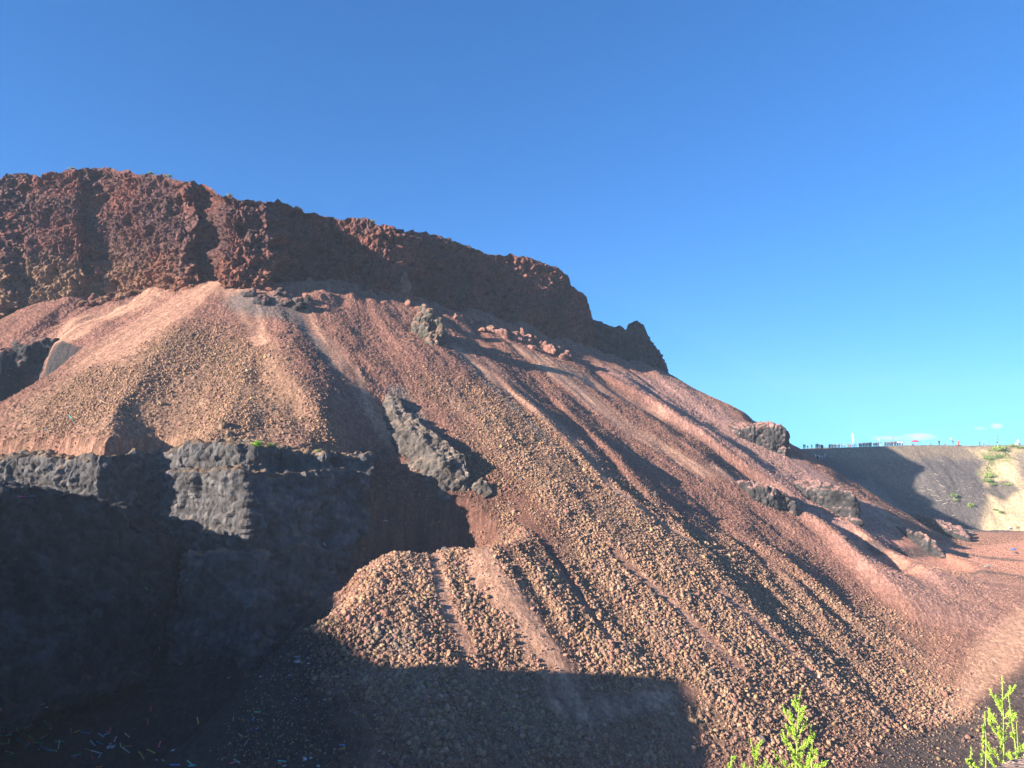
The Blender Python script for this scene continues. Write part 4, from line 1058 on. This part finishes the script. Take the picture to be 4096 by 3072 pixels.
for x0, y0, x1, y1, c in sticks:
    y0 = min(y0, 3069); y1 = min(y1, 3069)
    a = ray_scene(x0, y0); b = ray_scene(x1, y1)
    if a is None or b is None: continue
    if (a - b).length > 3.2: b = a + (b - a).normalized() * 1.8
    r_ = .02 if c in ("straw",) else .042
    m_ = (a + b) / 2 + Vector((0, 0, r_ * .9)); d_ = (b - a)
    k = cnt.get(c, 0); cnt[c] = k + 1
    o = solid("paper_tube", [('tube', tuple(-d_ / 2), tuple(d_ / 2), r_, r_ * .8), ('tube', tuple(d_ * .42), tuple(d_ * .52), r_ * 1.25, r_ * 1.25)], TM[c]); o.location = m_
    where = "on the dark ground at left" if x0 < 1700 else "on the slope"
    o["label"] = "%s %s spent tube from the left %s" % (ordinal(k), c, where) if k else "leftmost %s spent tube %s" % (c, where)
    o["category"] = "tube"; o["group"] = "spent coloured tubes littering the dark pit floor"
scr = [(x / 2.765, 2750 + y / 2.765, w, h, m) for x, y, w, h, m in [(1215, 620, 1.3, .35, "w"), (1205, 665, .6, .5, "w"), (1250, 660, .55, .6, "w"), (480, 550, .35, .7, "w"), (1918, 700, .55, .35, "w"), (428, 690, .35, .22, "w"), (470, 188, .5, .2, "w"), (505, 222, .6, .2, "w"), (490, 378, .3, .15, "w"), (560, 458, .3, .2, "w"), (1185, 492, .6, .35, "r")]]
scr += [(900 + x / 2.9, 2500 + y / 2.9, w, h, m) for x, y, w, h, m in [(835, 370, .75, .55, "g"), (836, 430, .8, .4, "w"), (966, 392, .42, .5, "g"), (970, 450, .3, .2, "w"), (40, 615, .5, .3, "g"), (412, 606, .3, .15, "w"), (752, 590, .5, .3, "g"), (943, 862, .4, .3, "g"), (1160, 874, .35, .2, "w"), (928, 1558, .35, .55, "w"), (995, 1550, .35, .25, "w"), (690, 1640, .4, .25, "w"), (1080, 1640, .3, .2, "w"), (1525, 1026, .6, .5, "g"), (1375, 772, .3, .3, "g"), (1105, 485, .2, .12, "w"), (1404, 210, .18, .1, "w"), (1360, 1436, .75, .5, "b"), (568, 1108, .15, .3, "w")]]
scr.sort()
M_SCR = {"w": flat("dirty_white_plastic", (.42, .44, .47)), "g": flat("dull_plastic", (.17, .185, .20)), "r": TM["red"], "b": M_BROWN}
CN = {"w": "white", "g": "grey", "r": "red", "b": "brown"}
cnt = {}
for i, (x, y, w, h, m) in enumerate(scr):
    p = ray_scene(x, min(y, 3066))
    if p is None: continue
    k = cnt.get(m, 0); cnt[m] = k + 1
    o = sheet("paper_scrap", p + Vector((0, 0, .05)), w * .62, h * .62, M_SCR[m], ("%s %s scrap from the left on the dark pit floor" % (ordinal(k), CN[m])) if k else "leftmost %s scrap on the dark pit floor" % CN[m], "scrap", (R(rp.uniform(10, 30)), R(rp.uniform(-10, 10)), rp.uniform(-1, 1)), amp=.12, seed=10 + i, nx=6, ny=5, group="paper and plastic scraps on the pit floor")
# pale sticks on the far crater wall
proto = solid("pale_stick", [('tube', (-.55, 0, 0), (.55, 0, 0), .04, .03), ('tube', (.5, 0, 0), (.6, 0, 0), .05)], TM["straw"])
first = True; rs = random.Random(9)
for k in range(110):
    if k < 60: X4, Y4 = rs.gauss(3760, 55), rs.gauss(1990, 45)
    elif k < 85: X4, Y4 = rs.gauss(3890, 30), rs.gauss(1990, 40)
    else: X4, Y4 = rs.uniform(3620, 3950), rs.uniform(1830, 2090)
    p = slope_point(X4, Y4)
    if p.y < 200: continue
    o = proto if first else proto.copy()
    if not first: C.objects.link(o)
    first = False
    o.location = p + Vector((0, 0, .35)); o.rotation_euler = (0, rs.uniform(-.5, .5), rs.uniform(-1.2, 1.2)); o.scale = (rs.uniform(.5, 1.4),) * 3
    o["label"] = "pale stick lying on the grey wall of the far crater"; o["category"] = "stick"; o["group"] = "pale sticks scattered over the crater wall"
# bits on the red flat
for X4, Y4, w, h, m, lab in [(4052, 2202, 1.6, .5, TM["blue"], "blue plastic scrap on the red flat at the right edge"), (4068, 2216, .8, .6, M_DARKM, "black scrap beside the blue one on the red flat"), (3950, 2183, .9, .4, M_BROWN, "tan scrap in the middle of the upper red flat"), (3885, 2132, 1.6, .3, TM["straw"], "pale branch like scrap on the edge before the crater"), (3948, 2270, 2.4, .3, TM["straw"], "long pale scrap at the lower margin of the red flat")]:
    sheet("scrap", slope_point(X4, Y4) + Vector((0, 0, .25)), w, h, m, lab, "scrap", (R(25), 0, .4), seed=int(X4))
# ---- vegetation
M_LEAF = vcol_mat("feathery_leaf", rough=.6, var=.25, vscale=30)
def leafy(name, P, hgt, spread, label, cat, seed, nbr=26, stemc=(.30, .34, .10), leafc=(.33, .50, .06), lean=(0, 0), leaf=(.015, .0023), dens=1.0, group=None):
    """upright weed: a stem with rising side shoots set all round with needle-like leaves"""
    r = np.random.default_rng(seed)
    root = empty(name, P, label, cat, group)
    tubes = []; shoots = []
    top = np.array([lean[0] * hgt, lean[1] * hgt, hgt])
    def curve(t): return top * t + np.array([.03 * hgt * math.sin(4 * t + seed), .02 * hgt * math.cos(5 * t), 0])
    n = 8
    for i in range(n): tubes.append(('tube', tuple(curve(i / n)), tuple(curve((i + 1) / n)), .006 * (1 - i / n) + .0015, .006 * (1 - (i + 1) / n) + .0015))
    shoots.append((curve(.35), curve(1.0), 1.0))
    for k in range(nbr):
        t = .08 + .85 * (k + r.random()) / nbr
        az = k * 2.4 + r.random() * .8
        L = spread * (1.05 - t) ** .8 * r.uniform(.6, 1.15)
        a = curve(t); b = a + np.array([math.cos(az) * L * .75, math.sin(az) * L * .75, L * r.uniform(.35, .9)])
        tubes.append(('tube', tuple(a), tuple(b), .0028, .001)); shoots.append((a, b, .8))
        for q in range(6):
            u = r.uniform(.25, .9); c = a + (b - a) * u; l2 = L * .38 * r.uniform(.6, 1.2)
            d = c + np.array([math.cos(az + r.uniform(-1.2, 1.2)) * l2 * .5, math.sin(az + r.uniform(-1.2, 1.2)) * l2 * .5, l2 * .9])
            tubes.append(('tube', tuple(c), tuple(d), .0016, .0008)); shoots.append((c, d, .6))
    st = solid("stem", tubes, flat("weed_stem", stemc), root)
    V = []; T_ = []
    for a, b, w in shoots:
        L = np.linalg.norm(b - a); m = int(L * 560 * dens) + 6
        u = r.random(m) ** .85; p = a + (b - a) * u[:, None]
        d = (b - a) / (L + 1e-9) * .8 + r.normal(size=(m, 3)) * .6; d /= np.linalg.norm(d, axis=1, keepdims=True)
        ll = leaf[0] * r.uniform(.5, 1.4, m)[:, None] * (1.1 - .5 * u[:, None]); s = np.cross(d, r.normal(size=(m, 3))); s /= np.linalg.norm(s, axis=1, keepdims=True)
        V.append(np.stack([p, p + d * ll * .5 + s * leaf[1], p + d * ll, p + d * ll * .5 - s * leaf[1]], 1))
        T_.append(np.array(leafc) * r.uniform(.55, 1.35, (m, 1)) * np.array([1, 1, 1]))
    V = np.concatenate(V); T_ = np.repeat(np.concatenate(T_), 4, axis=0)
    mesh_obj("foliage", V.reshape(-1, 3), np.arange(len(V) * 4).reshape(-1, 4), M_LEAF, T_, parent=root)
    return root
def weed(X0, Y0, X1, Y1, y, label, seed, sp=.32, **k):
    """foot and tip given in photo pixels at forward distance y"""
    a = Vector(W(X0 / D2P, Y0 / D2P, y)); b = Vector(W(X1 / D2P, Y1 / D2P, y)); g = ht(a.x, a.y)
    foot = Vector((a.x - (b.x - a.x) * .0, y, min(a.z, g + .02)))
    h = b.z - foot.z
    return leafy("weed", foot, h, sp, label, "weed", seed, lean=((b.x - foot.x) / h, 0), group="bright green weeds at the foot of the picture", **k)
weed(3120, 3200, 3222, 2766, 4.3, "tallest feathery green weed, between the shaded floor and right corner", 1, .34, nbr=34)
weed(3180, 3210, 3245, 2960, 4.0, "small green shoot close to the right of the tallest weed", 5, .2, nbr=14)
weed(3060, 3200, 3010, 2955, 4.2, "green shoot leaning left beside the tallest weed", 6, .25, nbr=14)
weed(2925, 3200, 2930, 3022, 4.1, "low green weed at the bottom edge left of the tallest weed", 2, .16, nbr=14)
weed(4010, 3010, 3990, 2706, 4.6, "feathery green weed standing tall near the right edge", 3, .48, nbr=40)
weed(4050, 3010, 4070, 2780, 4.5, "green shoot leaning right beside the right hand weed", 7, .26, nbr=14)
weed(3860, 3100, 3915, 2848, 4.5, "short green weed left of the right hand weed", 4, .22, nbr=18)
weed(4090, 3000, 4085, 2890, 4.3, "darker green weed cut by the right edge of the picture", 8, .16, nbr=14, leafc=(.16, .24, .05))
weed(3850, 3180, 3880, 2990, 3.8, "sprawling green weed on the pink ledge in the corner", 9, .2, nbr=18)
def tuft(X4, Y4, w, h, label, seed, col=(.16, .24, .06), rim=False, P=None):
    r = np.random.default_rng(seed)
    P = P if P is not None else (ray_scene(X4, Y4) or slope_point(X4, Y4))
    k = P.y / 2768.0; w *= k; h *= k
    m = 420
    base = r.normal(size=(m, 3)) * np.array([w * .3, w * .3, 0.02]); d = r.normal(size=(m, 3)) * .55 + np.array([0, 0, 1.0]); d /= np.linalg.norm(d, axis=1, keepdims=True)
    base[:, 2] = np.abs(r.normal(size=m)) * h * .25
    ll = h * r.uniform(.3, .9, m)[:, None]; s = np.cross(d, r.normal(size=(m, 3))); s /= np.linalg.norm(s, axis=1, keepdims=True); wd = .06 * h
    V = np.stack([base, base + d * ll * .5 + s * wd, base + d * ll, base + d * ll * .5 - s * wd], 1)
    T_ = np.repeat(np.array(col) * r.uniform(.5, 1.4, (m, 1)), 4, axis=0)
    o = mesh_obj("shrub", V.reshape(-1, 3), np.arange(m * 4).reshape(-1, 4), M_LEAF, T_, label=label, cat="shrub"); o.location = P
    return o
tuft(1031, 1785, 18, 20, "bright green weed sunlit on the rim of the black block", 1, (.30, .50, .05))
tuft(1084, 1788, 22, 14, "dull green weed right of the bright one on the block rim", 2, (.16, .22, .06))
tuft(1272, 1806, 10, 8, "tiny green weed at the right end of the black block rim", 3, (.25, .35, .06))
for i, (x, y, w, h, lab) in enumerate([(1315, 340, 90, 50, "widest dark green shrub high on the vegetated strip"), (1160, 460, 60, 34, "pale green shrub at the left border of the strip"), (1155, 755, 70, 36, "dark green shrub at the lower left end of the strip"), (1185, 700, 60, 44, "green shrub just above the lowest one of the strip"), (715, 960, 40, 40, "green shrub on the shadow edge of the crater wall"), (740, 1010, 40, 24, "small green shrub beneath the one on the shadow edge"),
                                       (935, 1090, 44, 40, "solitary green shrub low on the grey crater wall"), (1262, 1132, 44, 16, "flat green shrub at the foot of the beige slope"), (1345, 1172, 36, 26, "dark shrub at the foot of the beige gully"), (1432, 800, 60, 22, "dark shrub above the dark lens of cinder"), (1225, 800, 40, 22, "small shrub below the end of the green strip"), (1310, 430, 60, 30, "green shrub in the middle of the upper strip"), (1500, 285, 60, 26, "shrub on the rim beside the white stand"), (1590, 310, 70, 24, "low shrub at the right end of the rim")]):
    tuft(3600 + x / 3.318, 1700 + y / 3.318, w / 2.6, h / 2.6, lab, 10 + i, (.15, .22, .07) if i % 3 else (.22, .28, .08))
# weeds along the cliff top
for i, (dx_, lab, col) in enumerate([(155, "pale weed on the cliff top, leftmost on the skyline", (.26, .28, .16)), (320, "green weed on the cliff top, greenest on the skyline", (.20, .32, .08)), (365, "small weed on the cliff top right of the greenest", (.2, .26, .1)), (492, "pale grass tuft on the cliff top above the upper buttress", (.34, .34, .2)), (805, "dry weed on the cliff top halfway along the shaded cliff", (.30, .32, .15))]):
    j = int(np.argmin(np.abs(sx - dx_))); q = int(np.argmax(Zc2[:, j] / Yc2[:, j]))
    P = Vector((float(Xc2[q, j]), float(Yc2[q, j]), float(Zc2[q, j]) - .1))
    tuft(0, 0, 17, 8, lab, 40 + i, col, P=P)
# low plants that cover the strip on the crater wall
r = np.random.default_rng(77)
pts = []
for k in range(520):
    x = r.uniform(1100, 1480); y = r.uniform(280, 790)
    c = 1240 + 70 * math.sin(y / 130.0) + (y < 450) * 60
    if abs(x - c) > (60 + (y < 450) * 130) * r.random() ** .4: continue
    P = slope_point(3600 + x / 3.318, 1700 + y / 3.318)
    if P.y > 200: pts.append(P)
V = []; T_ = []
for P in pts:
    m = 14; base = np.array(P) + r.normal(size=(m, 3)) * np.array([.5, .5, .05]); d = r.normal(size=(m, 3)) * .5 + np.array([0, 0, 1.]); d /= np.linalg.norm(d, axis=1, keepdims=True)
    s = np.cross(d, r.normal(size=(m, 3))); s /= np.linalg.norm(s, axis=1, keepdims=True); ll = r.uniform(.15, .6, (m, 1))
    V.append(np.stack([base, base + d * ll * .5 + s * .09, base + d * ll, base + d * ll * .5 - s * .09], 1)); T_.append(np.repeat(np.array((.13, .17, .06)) * r.uniform(.5, 1.4) * np.ones((m, 1)), 4, axis=0))
V = np.concatenate(V)
mesh_obj("ground_cover", V.reshape(-1, 3), np.arange(len(V) * 4).reshape(-1, 4), M_LEAF, np.concatenate(T_), kind="stuff", label="low green plants covering a strip of the crater wall")
# the bright ledge in the lower right corner
lg = [np.array([W(2050, 1668, 3.6), W(2100, 1652, 3.8), W(2150, 1640, 4.0), W(2190, 1622, 4.1), W(2330, 1600, 4.2), W(2330, 1700, 3.2), W(2040, 1720, 3.2), W(2100, 1760, 4.6), W(2330, 1760, 4.6)])]
outcrop("ledge_rock", lg, "pink rock ledge", np.array([.50, .34, .26]), voxel=.03, big=.03, mid=.16, fine=.12, seed=30, kind="structure")

# ------------------------------------------------------------------ thin sunlit air
HZ = bpy.data.materials.new("haze_air"); HZ.use_nodes = True
ht_ = HZ.node_tree; ht_.nodes.remove(ht_.nodes["Principled BSDF"])
pv = ht_.nodes.new("ShaderNodeVolumePrincipled"); pv.inputs["Color"].default_value = (.66, .82, 1, 1); pv.inputs["Density"].default_value = 0.00030; pv.inputs["Anisotropy"].default_value = 0.0
ht_.links.new(pv.outputs[0], ht_.nodes["Material Output"].inputs["Volume"])
bm = bmesh.new(); bmesh.ops.create_cube(bm, size=1, matrix=Matrix.Translation((0, 0, 10)) @ Matrix.Diagonal((1600, 1600, 150, 1)))
me = bpy.data.meshes.new("haze"); bm.to_mesh(me); bm.free(); me.materials.append(HZ)
hz_o = bpy.data.objects.new("haze", me); C.objects.link(hz_o); hz_o["kind"] = "stuff"; hz_o["label"] = "thin haze in the air over the quarry"
